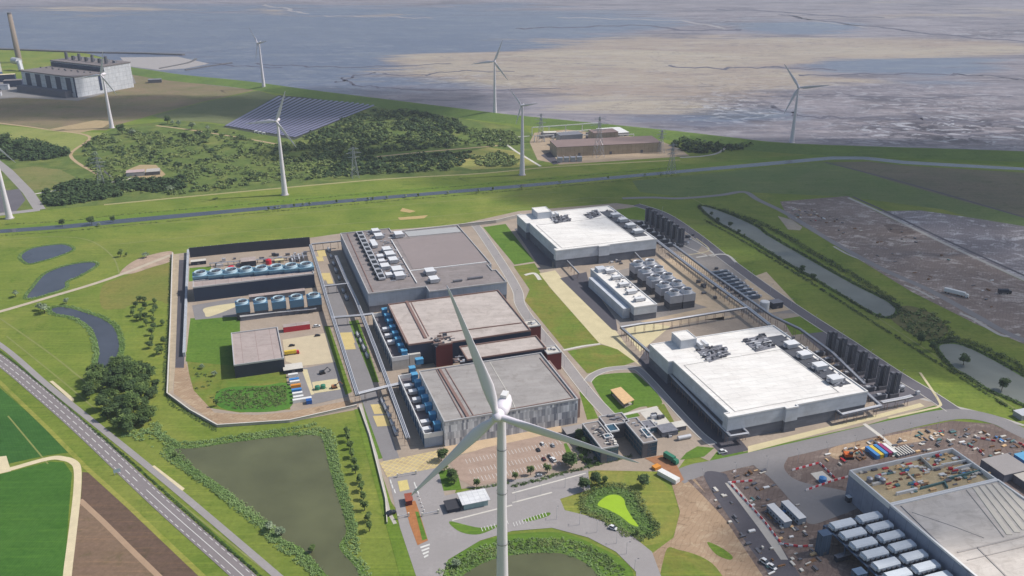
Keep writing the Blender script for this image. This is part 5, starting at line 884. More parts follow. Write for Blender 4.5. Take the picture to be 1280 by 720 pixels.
# rubble-red skip ground and green truck
sheet('dirt_patch', [(806, 573), (828, 569), (845, 580), (855, 600), (846, 606), (822, 582)], RUST, .23)
WHEEL = M('tyre', (34, 34, 36), .9, .1, .5); GL = M('car_glass', (40, 50, 60), .15, .1, .5, spec=.8)
def make_car(name, lab, px, py, rz, mt, s=1.0, cat='car', z=.24, h=1.0):
    r = E(name, lab, cat, G(px, py, z), rz, None); m = MB(); L, w = 4.5, 1.85
    prof = [(-2.25, .35), (2.2, .35), (2.25, .75), (1.4, .92), (-2.1, .98), (-2.28, .7)]
    m._a([(x, y, zz) for y in (-w / 2, w / 2) for x, zz in prof], [tuple(range(6)), tuple(reversed(range(6, 12)))] + [(i, 6 + i, 6 + (i + 1) % 6, (i + 1) % 6) for i in range(6)]); m.build('body', mt, r)
    c = MB(); pr = [(-1.95, .98), (1.25, .92), (.45, 1.48 * h), (-1.35, 1.5 * h)]; c._a([(x, y * (1 if zz < 1 else .86), zz) for y in (-.85, .85) for x, zz in pr], [(0, 1, 2, 3), (7, 6, 5, 4)] + [(i, 4 + i, 4 + (i + 1) % 4, (i + 1) % 4) for i in range(4)]); c.build('windows', GL, r)
    MB().box(-1.32, .42, -.72, .72, 1.49 * h, 1.54 * h).build('roof', mt, r)
    for x in (-1.4, 1.4):
        for y in (-.9, .9): MB().tube((x, y - .1, .33), (x, y + .1, .33), .33, 10).build('wheel', WHEEL, r)
    r.scale = (s, s, s); return r
WC = M('car_white', (232, 232, 232), .35, .03, .5, spec=.5); BC = M('car_black', (44, 46, 52), .3, .1, .5, spec=.5); SCR = M('car_silver', (170, 174, 180), .35, .05, .5, spec=.5); RC = M('car_maroon', (96, 40, 44), .35, .1, .5, spec=.5)
pk = TH + math.pi / 2
for x, y, rz, mt, lab, s in ((678, 555.5, pk, WC, 'small white car parked in the back row of the car park', 1), (673, 563, pk, BC, 'dark car parked just in front of the small white car', 1), (691, 557.5, pk, SCR, 'silver car parked in the back right corner of the car park', 1), (691.5, 575.5, pk + .15, WC, 'large white estate car parked in the front row of the car park', 1.35),
        (680, 574.5, pk, RC, 'maroon car parked left of the large white estate car', 1), (686.5, 571, pk, BC, 'black car hidden behind the large white estate car', .9), (673.5, 595, TH, SCR, 'silver car standing by the hedge below the car park', 1), (488.5, 642.5, TH + .3, BC, 'black car parked alone on the grass edge left of the gate lanes', 1.5),
        (397, 420, TH, BC, 'black car parked on the beige pad below the red container building', 1.1), (365, 432.5, TH, BC, 'dark car parked beside the dark shed', 1.1), (396, 408.5, TH, WC, 'white car parked at the end of the red container building', 1.4)):
    make_car('parked_car', lab, x, y, rz, mt, s)
make_car('white_van', 'white van driving on the curved access road below the algae pond', 766, 661, -.55, WC, 1.2, 'van', h=1.25); make_car('white_van', 'white van parked near the grass corner by the southern white hall', 903, 566, TH, WC, 1.4, 'van', h=1.25); make_car('white_van', 'white van parked beside the black site lane, rear one of two', 956, 704, -.9, WC, 1.4, 'van', h=1.25); make_car('white_van', 'white van parked beside the black site lane, near one of two', 965, 710, -.9, WC, 1.2, 'van', h=1.25)
def truck(lab, px, py, rz, box, cab, L=12, s=1.0):
    r = E('parked_truck', lab, 'truck', G(px, py, .15), rz); MB().cbox(-L * .1, 0, 1.2, L * .8, 2.5, 2.7).build('cargo_box', box, r); m = MB(); x0 = L * .32; m._a([(x, y, z) for y in (-1.2, 1.2) for x, z in ((x0, .5), (x0 + 2.3, .5), (x0 + 2.3, 1.6), (x0 + 1.9, 2.9), (x0, 3))], [(0, 1, 2, 3, 4), (9, 8, 7, 6, 5)] + [(i, 5 + i, 5 + (i + 1) % 5, (i + 1) % 5) for i in range(5)]); m.build('cab', cab, r); MB().cbox(-L * .05, 0, .8, L * .85, 1.2, .38).build('chassis', STEELD, r)
    for x in (-L * .42, -L * .3, L * .2, L * .42):
        for y in (-1.1, 1.1): MB().tube((x, y - .15, .5), (x, y + .15, .5), .5, 10).build('wheel', WHEEL, r)
    r.scale = (s, s, s); return r
truck('white articulated truck on the service road at the right beside the cleared land', 1196, 369, -.72, CW, CW, 19, 1.25); truck('yellow and red truck parked beside the dark shed', 365, 443, TH, CY, CR, 12, 1.0); truck('green truck parked beside the reddish dirt patch near the office', 838, 576, -.9, CG, CG, 9, 1.2); truck('dark truck standing on the cleared land far right', 1255, 367, 0, DARKW, BC, 10, 1.2)
def excavator(lab, px, py, rz, mt, s=1.0):
    r = E('excavator', lab, 'excavator', G(px, py, .2), rz)
    for y in (-1.2, 1.2): MB().box(-2, 2, y - .35, y + .35, 0, .9).build('track', WHEEL, r)
    MB().box(-1.8, 1.4, -1.3, 1.3, 1, 2.3).build('house', mt, r); MB().box(0, 1.4, -1.25, -.1, 2.3, 3.1).build('cab', GL, r); a = MB().tube((1.2, .3, 1.8), (4.2, .3, 4.2), .3, 6).build('boom', mt, r); MB().tube((4.2, .3, 4.2), (6, .3, 1.8), .22, 6).build('stick', mt, r); MB().box(5.4, 6.6, -.3, .9, .9, 1.8).build('bucket', STEELD, r); r.scale = (s, s, s)
excavator('orange excavator on the cleared land behind the unfinished hall', 1060, 572, 0, M('excavator_orange', (226, 110, 40), .5, .1, .3), 1.6); excavator('black excavator working on grey asphalt in the left compound', 403, 467, .5, BC, 1.1); excavator('brown excavator at the right end of the pale pad in the left compound', 418, 485, .4, M('machine_brown', (176, 120, 80), .6, .15, .3), 1.1)
for k, (x, y) in enumerate([(397, 487), (404, 485.5)]): tank('water_bowser', f'{("left", "right")[k]} green round tank of two on the pale pad in the left compound', x, y, 2.0, 3, CG)
tank('portable_toilet', 'round bright blue tank beside the red and white barrier rows', 1028, 602, 2.4, 3, CB2); sheet('concrete_pad', [(1013, 592), (1028, 589), (1043, 602), (1026, 605)], CONCL, .24)
# red and white barriers
BR, BW = M('barrier_red', (214, 60, 72), .6, .1, .4), M('barrier_white', (236, 228, 228), .6, .05, .4); proto = {}
def barrier_row(lab, pts, gap=2.5):
    P = gp(pts); n = 0
    for a, b in zip(P, P[1:]):
        k = max(1, int(math.dist(a, b) / gap)); rz = math.atan2(b[1] - a[1], b[0] - a[0])
        for i in range(k):
            c = 'red' if n % 2 else 'white'; n += 1; loc = Vector((a[0] + (b[0] - a[0]) * i / k, a[1] + (b[1] - a[1]) * i / k, .25)); full = f'{c} barrier block in the row {lab}'
            if c not in proto:
                m = MB(); L = gap * .48; m._a([(x, y, z) for x in (-L, L) for y, z in ((-.45, 0), (.45, 0), (.16, 1.1), (-.16, 1.1))], [(0, 3, 2, 1), (4, 5, 6, 7), (0, 1, 5, 4), (1, 2, 6, 5), (2, 3, 7, 6), (3, 0, 4, 7)]); o = m.build('traffic_barrier', BR if c == 'red' else BW); o.location = loc; o.rotation_euler = (0, 0, rz); proto[c] = tag(o, full, 'barrier', 'barriers ' + lab)
            else: dup(proto[c], loc, rz, full, group='barriers ' + lab)
barrier_row('behind the left site cabin', [(912, 604), (943, 601.5)], 2.6); barrier_row('down the pale walkway strip', [(913, 606), (935, 630), (955, 652), (977, 681)], 2.6); barrier_row('between the walkway and the rear stair tower', [(977, 681), (1000, 684), (1020, 683)], 2.4); barrier_row('above the round blue tank', [(992, 588), (1025, 579)], 2.6); barrier_row('below the round blue tank', [(1009, 613), (1040, 602), (1062, 596)], 2.4)
barrier_row('slanting towards the round blue tank', [(1026, 581), (1045, 600)], 2.6); barrier_row('right of the unfinished hall, back', [(1222, 548), (1248, 553)], 3); barrier_row('right of the unfinished hall, front', [(1205, 556), (1222, 562), (1232, 572)], 3); barrier_row('at the far right edge of the construction land', [(1268, 553), (1290, 560)], 3); barrier_row('at the top of the black site lane', [(918, 590), (925, 587)], 2.6)
# loose building material on the ground
AREA = [('beside the site cabins', [(950, 580), (975, 600), (1000, 630), (1010, 655), (1020, 680), (985, 690), (945, 640), (915, 600)], 44), ('behind the unfinished hall', [(1010, 568), (1120, 545), (1180, 535), (1230, 545), (1200, 558), (1100, 575), (1050, 585)], 84),
        ('on the land right of the unfinished hall', [(1200, 530), (1280, 555), (1290, 590), (1240, 575), (1205, 555)], 46), ('along the black site lane', [(895, 610), (960, 670), (1000, 740), (985, 740), (930, 680), (885, 620)], 22), ('on the far cleared land', [(1000, 262), (1070, 262), (1270, 360), (1270, 400), (1150, 355), (1050, 305)], 40), ('under the barriers left of the steel deck', [(985, 690), (1020, 688), (1040, 730), (1000, 740)], 16), ('in the machinery park on the cleared land', [(985, 262), (1015, 262), (1030, 275), (1010, 280), (995, 275)], 26)]
for ar, pts, n in AREA:
    for (x, y) in scatter(gp(pts), n * 4)[:n]:
        far = 'far cleared' in ar; nm = random.choices(list(SITE), (0, 5, 8, 1, 1, 0, 4, 0) if far else (2, 8, 12, 3, 2, .5, 6, .5))[0]; sc = 1.0; r = E('pallet_load', f'{nm} stack of building material {ar}', 'pallet load', (x, y, .25), TH + random.choice((0, 1.57, 0, 1.57, .2)), f'{nm} stacks {ar}'); w, d, h = random.uniform(1.5, 5) * sc, random.uniform(.8, 1.9) * sc, random.uniform(.3, 1.2) * sc
        MB().cbox(0, 0, 0, w, d, .15).build('pallet', WOOD, r); MB().cbox(0, 0, .15, w * .97, d * .97, h).build('load', SITE[nm], r)

# lamp posts
lamp = E('street_lamp', '', 'street lamp', (0, 0, 0)); MB().tube((0, 0, 0), (0, 0, 8), .14, 6, .08).build('pole', GALV, lamp); MB().tube((0, 0, 7.9), (1.6, 0, 8.2), .07, 5).build('arm', GALV, lamp); MB().box(1.3, 2.2, -.18, .18, 8.1, 8.3).build('lamp_head', STEELD, lamp); fl = [True]
for nm, pts, n, off in (('the road right of the grey halls', [(604, 290), (630, 330), (652, 372), (705, 446), (742, 494)], 9, 6), ('the entrance road below the car park', [(645, 628), (700, 612), (735, 600)], 4, 0), ('the curved access road by the algae pond', [(700, 642), (740, 652), (790, 680), (806, 712)], 6, 6), ('the road beside the construction land', [(870, 592), (960, 574), (1060, 550), (1160, 528)], 9, 9), ('the eastern perimeter road', [(835, 266), (900, 312), (1000, 384), (1100, 448), (1180, 500)], 14, 8), ('the highway at the lower left', [(20, 458), (106, 532), (200, 618), (300, 708)], 7, 0)):
    if 'highway' in nm: continue
    P = gp(pts); D = [0]
    for a, b in zip(P, P[1:]): D.append(D[-1] + math.dist(a, b))
    for i in range(n):
        s_ = D[-1] * i / (n - 1); j = max(k for k in range(len(P) - 1) if D[k] <= s_ + 1e-6); f = (s_ - D[j]) / (D[j + 1] - D[j]); x = P[j][0] + (P[j + 1][0] - P[j][0]) * f; y = P[j][1] + (P[j + 1][1] - P[j][1]) * f; dx, dy = P[j + 1][0] - P[j][0], P[j + 1][1] - P[j][1]; L = math.hypot(dx, dy)
        x += dy / L * off; y -= dx / L * off; lab = f'{ORD[n - 1 - i]} lamp post from the near end of {nm}'; rz = math.atan2(dx, -dy)
        if fl[0]: fl[0] = False; kids(lamp); lamp.location = (x, y, .2); lamp.rotation_euler = (0, 0, rz); tag(lamp, lab, None, 'lamp posts of ' + nm)
        else: dup(lamp, Vector((x, y, .2)), rz, lab, 1, 'lamp posts of ' + nm)
r = E('road_sign', 'blue-white road sign on a frame beside the highway', 'road sign', G(147, 593), .6); MB().tube((-1.6, 0, 0), (-1.6, 0, 4), .12, 6).build('post', GALV, r); MB().tube((1.6, 0, 0), (1.6, 0, 4), .12, 6).build('post', GALV, r); MB().box(-2.2, 2.2, -.16, -.1, 1.6, 4.2).build('panel', M('sign_grey', (150, 168, 176), .5, .1, .3), r)
# small fittings: ground-level machines around the eastern plant and compound
for ar, pts, n in (('around the grey cooling towers', [(860, 352), (900, 352), (925, 375), (890, 380)], 12), ('between the generators and the pipe rack', [(886, 336), (905, 336), (950, 372), (930, 376)], 14), ('behind the white plant building', [(735, 322), (780, 316), (800, 322), (778, 334)], 8), ('beside the near stacks of the southern white hall', [(1110, 488), (1140, 484), (1150, 496), (1120, 500)], 7), ('in front of the northern stacks', [(845, 296), (866, 292), (874, 306), (850, 310)], 8), ('in the cooling compound by the noise barrier', [(262, 326), (300, 323), (385, 315), (388, 322), (300, 334), (268, 336)], 22), ('on the office yard', [(808, 522), (830, 520), (848, 545), (830, 548)], 10)):
    for (x, y) in scatter(gp(pts), n * 4)[:n]:
        k = random.choice((0, 1, 2)); mt = (STEELD, GALV, PLANTD)[k]; r = E('plant_cabinet', f'{("dark", "silver", "charcoal")[k]} plant cabinet {ar}', 'cabinet', (x, y, .2), TH, f'{("dark", "silver", "charcoal")[k]} cabinets {ar}'); w, d, h = random.uniform(2, 5), random.uniform(1.5, 3), random.uniform(1.2, 3.2); MB().cbox(0, 0, 0, w, d, h).build('body', mt, r); MB().tube((-w * .3, 0, h), (-w * .3, 0, h + .9), .3, 6).build('vent', STEEL, r)
# framed pipework standing in the cooling compound
for k, (x0, y0, x1, y1, h) in enumerate([(246, 366, 392, 354, 5), (300, 400, 396, 391, 4), (262, 334, 384, 324, 4)]):
    A, B = Vector(toUV(G(x0, y0))), Vector(toUV(G(x1, y1))); L = (B - A).length; r = EU('pipe_header', f'{("dark fronted building", "square blue cooling towers", "noise barrier and red tanks")[k]} pipe header on low frames in the left compound', 'pipe header', A.x, A.y, 0, None, math.atan2(B.y - A.y, B.x - A.x))
    for j in range(3): MB().tube((0, j * .9, h), (L, j * .9, h), .32, 6).build('pipe', (GALV, STEELD, STEEL)[j], r)
    for j in range(int(L / 6)): MB().box(j * 6 + .5, j * 6 + .9, -.4, 2.2, 0, h - .3).build('support', STEELD, r)
# ================================================ TURBINES, PYLONS, SUBSTATION, POWER STATION, SOLAR FARM
TW = M('turbine_white', (232, 224, 232), .45, .02, .05); TG = M('turbine_grey', (196, 200, 208), .45, .02, .05)
def blade(L, root, chord):
    m = MB(); n = 14; S = [(0, root, 1, 0), (.05, root, 1, 0), (.12, root * .6 + chord * .5, .55, 22), (.22, chord, .26, 16), (.4, chord * .78, .2, 9), (.6, chord * .55, .17, 5), (.8, chord * .36, .16, 2), (.95, chord * .2, .15, 0), (1, chord * .06, .2, 0)]
    for t, c, th, tw in S:
        tw = math.radians(tw); zz = t * L
        for i in range(n):
            a = 2 * math.pi * i / n; x = math.cos(a) * c / 2 + (c - root) * .22 * (1 if t > .1 else 0); y = math.sin(a) * c / 2 * th - t * t * L * .03
            m.v.append((x * math.cos(tw) - y * math.sin(tw), x * math.sin(tw) + y * math.cos(tw), zz + root * .3))
    for k in range(len(S) - 1):
        for i in range(n): m.f.append((k * n + i, k * n + (i + 1) % n, (k + 1) * n + (i + 1) % n, (k + 1) * n + i))
    m.f.append(tuple(range((len(S) - 1) * n, len(S) * n))); return m
def turbine(lab, base, H, L, psi, phi, r0, r1, egg=1.0):
    r = E('wind_turbine', lab, 'wind turbine', base, psi); s = L / 41.0
    m = MB(); n = 28; Z = [0, .12, .3, .6, .85, 1]; R = [r0, r0 * .86, r0 * .7, r0 * .52 + r1 * .08, r1 * 1.15, r1]
    for z, q in zip(Z, R): m.v += [(q * math.cos(2 * math.pi * i / n), q * math.sin(2 * math.pi * i / n), z * (H - 1.6 * s)) for i in range(n)]
    for k in range(5): m.f += [(k * n + i, k * n + (i + 1) % n, (k + 1) * n + (i + 1) % n, (k + 1) * n + i) for i in range(n)]
    m.build('tower', TW, r, True)
    m = MB(); n = 16; prof = [(-2.6, .9), (-2.4, 2.0), (-.5, 2.3), (2.5, 2.25), (5.5, 1.7), (7.5, .9), (7.8, .2)]      # nacelle, axis along Y
    for y, q in prof: m.v += [(q * s * math.cos(2 * math.pi * i / n), y * s, H + q * s * math.sin(2 * math.pi * i / n)) for i in range(n)]
    for k in range(len(prof) - 1): m.f += [(k * n + i, (k + 1) * n + i, (k + 1) * n + (i + 1) % n, k * n + (i + 1) % n) for i in range(n)]
    m.f.append(tuple(range(n))); m.f.append(tuple(reversed(range((len(prof) - 1) * n, len(prof) * n)))); nc = m.build('nacelle', TW, r, True); MB().box(-.9 * s, .9 * s, 2 * s, 5 * s, H + 2.0 * s, H + 3.3 * s).build('vent', PARW, nc)
    m = MB(); prof = [(-2.65, 1.7), (-4.2, 1.75), (-5.6, 1.2), (-6.2, .35)]
    for y, q in prof: m.v += [(q * s * math.cos(2 * math.pi * i / n), y * s, H + q * s * math.sin(2 * math.pi * i / n)) for i in range(n)]
    for k in range(3): m.f += [(k * n + i, k * n + (i + 1) % n, (k + 1) * n + (i + 1) % n, (k + 1) * n + i) for i in range(n)]
    m.f.append(tuple(range(3 * n, 4 * n))); m.build('hub', TW, r, True)
    for k in range(3):
        b = blade(L, (2.0 if L > 50 else 2.3) * s, (3.5 if L > 50 else 4.4) * s).build('blade', TG if k == 9 else TW, r, True); b.location = (0, -4.2 * s, H); b.rotation_euler = (0, phi + k * 2 * math.pi / 3, 0)
    if H > 120:
        for z in (.22, .44, .66, .84): q = r0 * (1 - z) * .82 + r1 * (.3 + z * .72); MB().cyl(0, 0, z * H, z * H + .35, q + .12, n=28, cap=False).build('flange', PLANT, r, True)
        MB().box(-.7, .7, -r0 * .99 - .1, -r0 * .8, 1, 3.6).build('door', STEELD, r)
    MB().cyl(0, 0, 0, .8, r0 * 1.35, n=24).build('foundation', CONC, r); return r
hub = G(622, 520, 132); psi = -.26; turbine('very large white wind turbine in the foreground in front of the striped hall', (hub.x - math.sin(psi) * 6.4, hub.y + math.cos(psi) * 6.4, 0), 132, 64, psi, 1.77, 4.1, 1.9)
for lab, bx, by, H, L, ps, ph in (('wind turbine cut off by the left edge beside the canal road', 12, 273, 98, 42, -.3, 2.2), ('wind turbine left of the power station beside the green scrub', 140, 160, 92, 43, -.317, .347), ('wind turbine in front of the solar farm, its base on the canal grass', 356.2, 243.7, 99, 41, -.141, .42),
        ('distant wind turbine on the dyke behind the solar farm', 330, 111, 96, 40, -.773, 1.394), ('wind turbine on the dyke between the solar farm and the substation', 618.7, 145, 99.5, 41.8, -.134, .399), ('wind turbine with a small looking rotor between scrub and substation', 652.7, 218.7, 99, 28, -.6, 1.36), ('wind turbine at the right, standing on the dyke by the canal bend', 989.5, 178.7, 90, 45, -.162, 1.465)):
    turbine(lab, G(bx, by), H, L, ps, ph, 4.0, 1.4)
def pylon(lab, px, py, H, rz=0.0):
    r = E('lattice_pylon', lab, 'pylon', G(px, py), rz); m = MB(); b = H * .1; C4 = ((-1, -1), (1, -1), (1, 1), (-1, 1)); N = 7
    def c(k, j): t = k / N; w = b * (1 - t) ** 1.3 + .7; return (C4[j % 4][0] * w, C4[j % 4][1] * w, t * H)
    for k in range(N):
        for j in range(4): m.tube(c(k, j), c(k + 1, j), .24, 4); m.tube(c(k, j), c(k + 1, j + 1), .15, 4); m.tube(c(k, j + 1), c(k + 1, j), .15, 4)
    m.build('lattice', STEEL, r)
    for z, w in ((.66, .2), (.8, .26), (.93, .17)):
        a = MB(); [a.tube((s * H * w, 0, H * z), (0, y, H * z + o), .18, 4) for s in (-1, 1) for y in (-.8, .8) for o in (0, 2.2)]; a.build('cross_arm', STEEL, r)
for lab, x, y, H in (('lattice pylon left of the substation beside the white gantries', 676, 177, 46), ('tall lattice pylon in front of the brown substation hall', 748, 196, 62), ('lattice pylon at the right end of the substation hall', 826, 191, 36), ('lattice pylon by the canal right of the substation', 839, 217, 44), ('faint lattice pylon standing in the scrub behind the canal', 444, 222, 44), ('lattice pylon in the scrub at the far left', 127, 232, 40)): pylon(lab, x, y, H, .4)
# substation
BRN = M('roof_brown', (142, 122, 118), .85, .08, .05); TANW = MBrick('wall_tan', (196, 176, 152), (188, 168, 144), (120, 106, 94), 7, 30, .1, off=0)
def block(name, lab, a, b, depth, H, wall, roof, cat='building', par=None):
    A, B = G(*a), G(*b); d = B - A; L = d.length; r = E(name, lab, cat, A, math.atan2(d.y, d.x)); MB().box(0, L, 0, depth, 0, H).build('wall', wall, r); MB().box(-.4, L + .4, -.4, depth + .4, H + .01, H + .6).build('roof', roof, r)
    for i in range(3): x = L * (.2 + i * .3); MB().box(x, x + 4, -.12, 0, 0, min(5, H * .6)).build('door', STEELD, r)
    return r
block('substation_hall', 'long brown roofed substation hall with tan walls', (696, 196.5), (826, 190), 46, 15, TANW, BRN)
block('substation_building', 'tall tan switchgear block rising behind the middle of the brown hall', (742, 184), (772, 182), 26, 22, TANW, BRN)
block('substation_building', 'grey switchgear block with flat roof behind the left half of the brown hall', (700, 183), (728, 181), 20, 17, STEEL, PLANT)
for k, (x, y, w, d, h) in enumerate([(687, 171, 22, 12, 8), (709, 172, 36, 10, 8)]): shed('substation_building', f'small white roofed substation building, {("left", "right")[k]} one of two behind the brown hall', x, y, w, d, h, STEEL, CONCL, rz=-.25)
block('substation_building', 'low white roofed shed right of the gantries behind the brown hall', (757, 172), (786, 170), 42, 6, STEEL, PARW)
def gantry(lab, a, b, h, n):
    A, B = G(*a), G(*b); d = B - A; L = d.length; r = E('busbar_gantry', lab, 'gantry', A, math.atan2(d.y, d.x)); m = MB().box(0, L, -.6, .6, h - 1.2, h); m.build('beam', PARW, r)
    for i in range(n): x = L * i / (n - 1); mm = MB().tube((x, -1.2, 0), (x, 0, h), .5, 4); mm.tube((x, 1.2, 0), (x, 0, h), .5, 4); mm.build('post', PARW, r)
gantry('long white gantry at the back of the substation', (665, 170), (748, 164), 15, 5); gantry('shorter white gantry in front of the long one at the substation', (697, 176), (738, 172), 14, 3)
gantry('white gantry standing nearest the long brown substation hall', (690, 181), (742, 177), 13, 4); gantry('short white gantry at the left end of the substation yard', (668, 178), (692, 176), 11, 3); gantry('short white gantry right of the tall pylon in the substation yard', (752, 176), (792, 174), 9, 4)
for k in range(10): x = 678 + (k % 5) * 14; y = 173 - (k // 5) * 4; r = E('transformer', f'{ORD[k % 5]} grey transformer from the left in the {("front", "back")[k // 5]} row of the substation yard', 'transformer', G(x, y, 0), 0, 'substation transformers'); MB().cbox(0, 0, 0, 5, 4, 4).build('tank', STEELD, r); [MB().tube((i, 0, 4), (i * 1.3, 0, 6.5), .3, 6).build('bushing', STEEL, r) for i in (-1.5, 0, 1.5)]
for k in range(4): r = E('transformer', f'{ORD[k]} pale transformer bay from the left against the front of the brown hall', 'transformer', G(700 + k * 8, 202.5 - k * .4), 0, 'transformer bays at the brown hall'); MB().cbox(0, 0, 0, 8, 8, 7).build('tank', STEEL, r); MB().cbox(-4.2, 0, 0, .5, 9, 9).build('wall', CONC, r)
sheet('substation_yard', [(662, 178), (668, 166), (750, 158), (800, 168), (830, 178), (850, 186), (862, 195), (700, 206), (672, 200)], M('yard_tan', (176, 156, 132), .95, .15, .05), .13); strip('gravel_path', [(624, 174), (646, 190), (676, 208)], 4, CONCL, .15, sm=False); strip('gravel_path', [(626, 173), (662, 170)], 4, CONCL, .15); strip('gravel_path', [(850, 197), (880, 195), (900, 190), (912, 178)], 5, CONC, .15)
sheet('dark_yard', [(676, 194), (688, 190), (700, 204), (692, 206)], ASPHB, .15)
# power station
def power():
    A, B, C_ = G(97, 122), G(31, 113), G(158, 108); d = (B - A); e = (C_ - A); ang = math.atan2(e.y, e.x); L = d.length; D = e.length; rz = math.atan2(-d.y, -d.x)
    PW = MBrick('station_wall', (220, 222, 228), (210, 213, 220), (170, 174, 184), 9, 9, .25, off=0); PN = M('station_navy', (52, 64, 92), .7, .1, .02); PR = M('station_roof', (128, 120, 120), .85, .12, .02)
    r = E('power_station', 'large pale power station hall with dark window bays and roof vents at the far left', 'power station', B, rz)
    MB().box(0, L, 0, D * .52, 0, 40).build('wall', PW, r); MB().box(-1, L + 1, -1, D * .52, 40.01, 42).build('roof', PR, r); MB().box(0, L, D * .52 + .1, D, 0, 52).build('boiler_house', PW, r); MB().box(-1, L + 1, D * .52 - 1, D + 1, 52.01, 54).build('boiler_roof', PR, r); MB().box(L * .02, L * .98, D * .5 - .5, D * .52 + .2, 43, 50).build('clerestory', PN, r)
    for k in range(5): x = L * (.08 + k * .19); MB().box(x, x + L * .09, -.6, -.01, 8, 38).build('window_bay', PN, r)
    MB().box(-1, L * .92, -16, -.7, 0, 13).build('annex', M('station_base', (104, 104, 116), .8, .15, .02), r); MB().box(L + .01, L + .5, D * .4, D * .44, 6, 36).build('window_bay', PN, r); MB().box(L - 3, L + .6, -.65, .5, 0, 40).build('corner_panel', PN, r)
    for k in range(7): x = L * (.12 + k * .125); m = MB().cyl(x, D * .7, 54.02, 54 + (15 if k % 2 == 0 else 9), 3.6, 3, n=12); m.build('vent_stack', (STEELD, PLANTD)[k % 2], r); MB().cbox(x + 6, D * .82, 54.02, 8, 6, 5).build('roof_unit', PLANT, r)
    for k in range(12): MB().cbox(L * (.04 + k * .08), D * .3 + (k % 3) * 4, 42.01, 2.5, 2.5, 2).build('roof_vent', PLANTD, r)
    r = E('chimney', 'tall tan concrete chimney beside the power station', 'chimney', G(24.5, 78)); MB().cyl(0, 0, 0, 118, 7, 5.2, n=24).build('shaft', M('chimney_tan', (150, 136, 124), .9, .06, .02), r, True); MB().cyl(0, 0, 118, 122, 5.3, 5.2, n=24).build('cap', M('chimney_grey', (120, 116, 122), .9, .06), r)
    A2 = G(-60, 100); r = E('turbine_house', 'white ribbed hall with blue base at the left edge near the chimney', 'building', G(-55, 99), rz); w = (G(16, 93) - G(-55, 99)).length; MB().box(0, w, 0, 40, 0, 20).build('lower_wall', M('base_blue', (74, 98, 140), .7, .08, .02), r); MB().box(0, w, 0, 40, 20.01, 40).build('wall', MBrick('wall_cream', (214, 212, 208), (206, 204, 200), (160, 160, 164), 7, 40, .4, off=0), r); MB().box(-1, w + 1, -1, 41, 40.02, 42).build('roof', PR, r)
    r = E('flue_duct', 'bulky silver flue duct at the foot of the chimney', 'duct', G(24, 88)); MB().tube((-14, 8, 22), (6, -4, 22), 8, 14).build('duct', GALV, r); MB().tube((6, -4, 22), (12, -12, 2), 6, 14).build('elbow', GALV, r)
    for k, (x, y, w_, d_, h_, nm) in enumerate([(18, 108, 36, 20, 14, 'flat grey workshop at the foot of the power station'), (2, 112, 30, 18, 10, 'white low workshop at the far left edge'), (8, 102, 40, 14, 16, 'tan roofed store left of the power station'), (194, 103, 28, 16, 7, 'small dark grey farm-like building in the brown field'), (-8, 120, 30, 14, 8, 'grey hut at the left edge near the brown field')]): shed('workshop', nm, x, y, w_, d_, h_, (PN, PW, PN, STEELD, PW)[k], (PR, PLANT, SAND, PLANT, PR)[k])
    sheet('industrial_yard', [(-80, 105), (60, 98), (165, 92), (170, 104), (150, 112), (98, 126), (20, 122), (-80, 130)], M('yard_grey', (140, 136, 134), .9, .15, .02), .14)
power()
r = shed('ruined_farmhouse', 'low pale building with pinkish roof in the scrub at the left', 170, 219, 24, 15, 6, STEEL, M('roof_pale_pink', (192, 170, 166), .85, .1, .2)); shed('ruined_farmhouse', 'low grey walled store beside the pale building in the scrub', 192, 217, 18, 18, 5, STEELD, CONC); sheet('clearing', [(160, 212), (175, 206), (195, 206), (207, 218), (195, 226), (168, 226)], M('clearing_tan', (1, 1, 1)), .1)
# solar farm
PVM = MBrick('solar_panel', (122, 120, 148), (116, 114, 142), (136, 134, 156), 2, 1.2, .05, .35, True, off=0); a0, a1, b0, b1 = G(283, 158), G(350, 121), G(367, 172), G(470, 131); N = 19
pm = None
for k in range(N):
    t = k / (N - 1); A = a0.lerp(b0, t); B = a1.lerp(b1, t); d = B - A; L = d.length; sp = (b0 - a0).length / (N - 1)
    r = E('solar_panel_row', f'{ORD[k]} row of solar panels counted from the left side of the solar farm', 'solar panels', A, math.atan2(d.y, d.x), 'rows of the solar farm')
    w = sp * .29; m = MB(); m._a([(0, -w, 1.0), (L, -w, 1.0), (L, w, 1.7), (0, w, 1.7), (0, -w, .85), (L, -w, .85), (L, w, 1.55), (0, w, 1.55)], [(0, 1, 2, 3), (7, 6, 5, 4), (0, 4, 5, 1), (2, 6, 7, 3), (1, 5, 6, 2), (3, 7, 4, 0)]); m.build('panel', PVM, r); MB().box(0, L, -.15, .15, .0, 1.2).build('support', STEELD, r)
sheet('solar_field', [(278, 159), (348, 119), (474, 129), (368, 175)], M('solar_ground_shade', (62, 68, 56), .95, .1, .1), .12)  # ground darkened: shade between the panel rows is in its colour
for k in range(3): shed('transformer_hut', f'{ORD[k]} small white hut from the left at the lower edge of the solar farm', 320 + k * 5, 166 + k, 5, 3, 3, PARW, PARW)
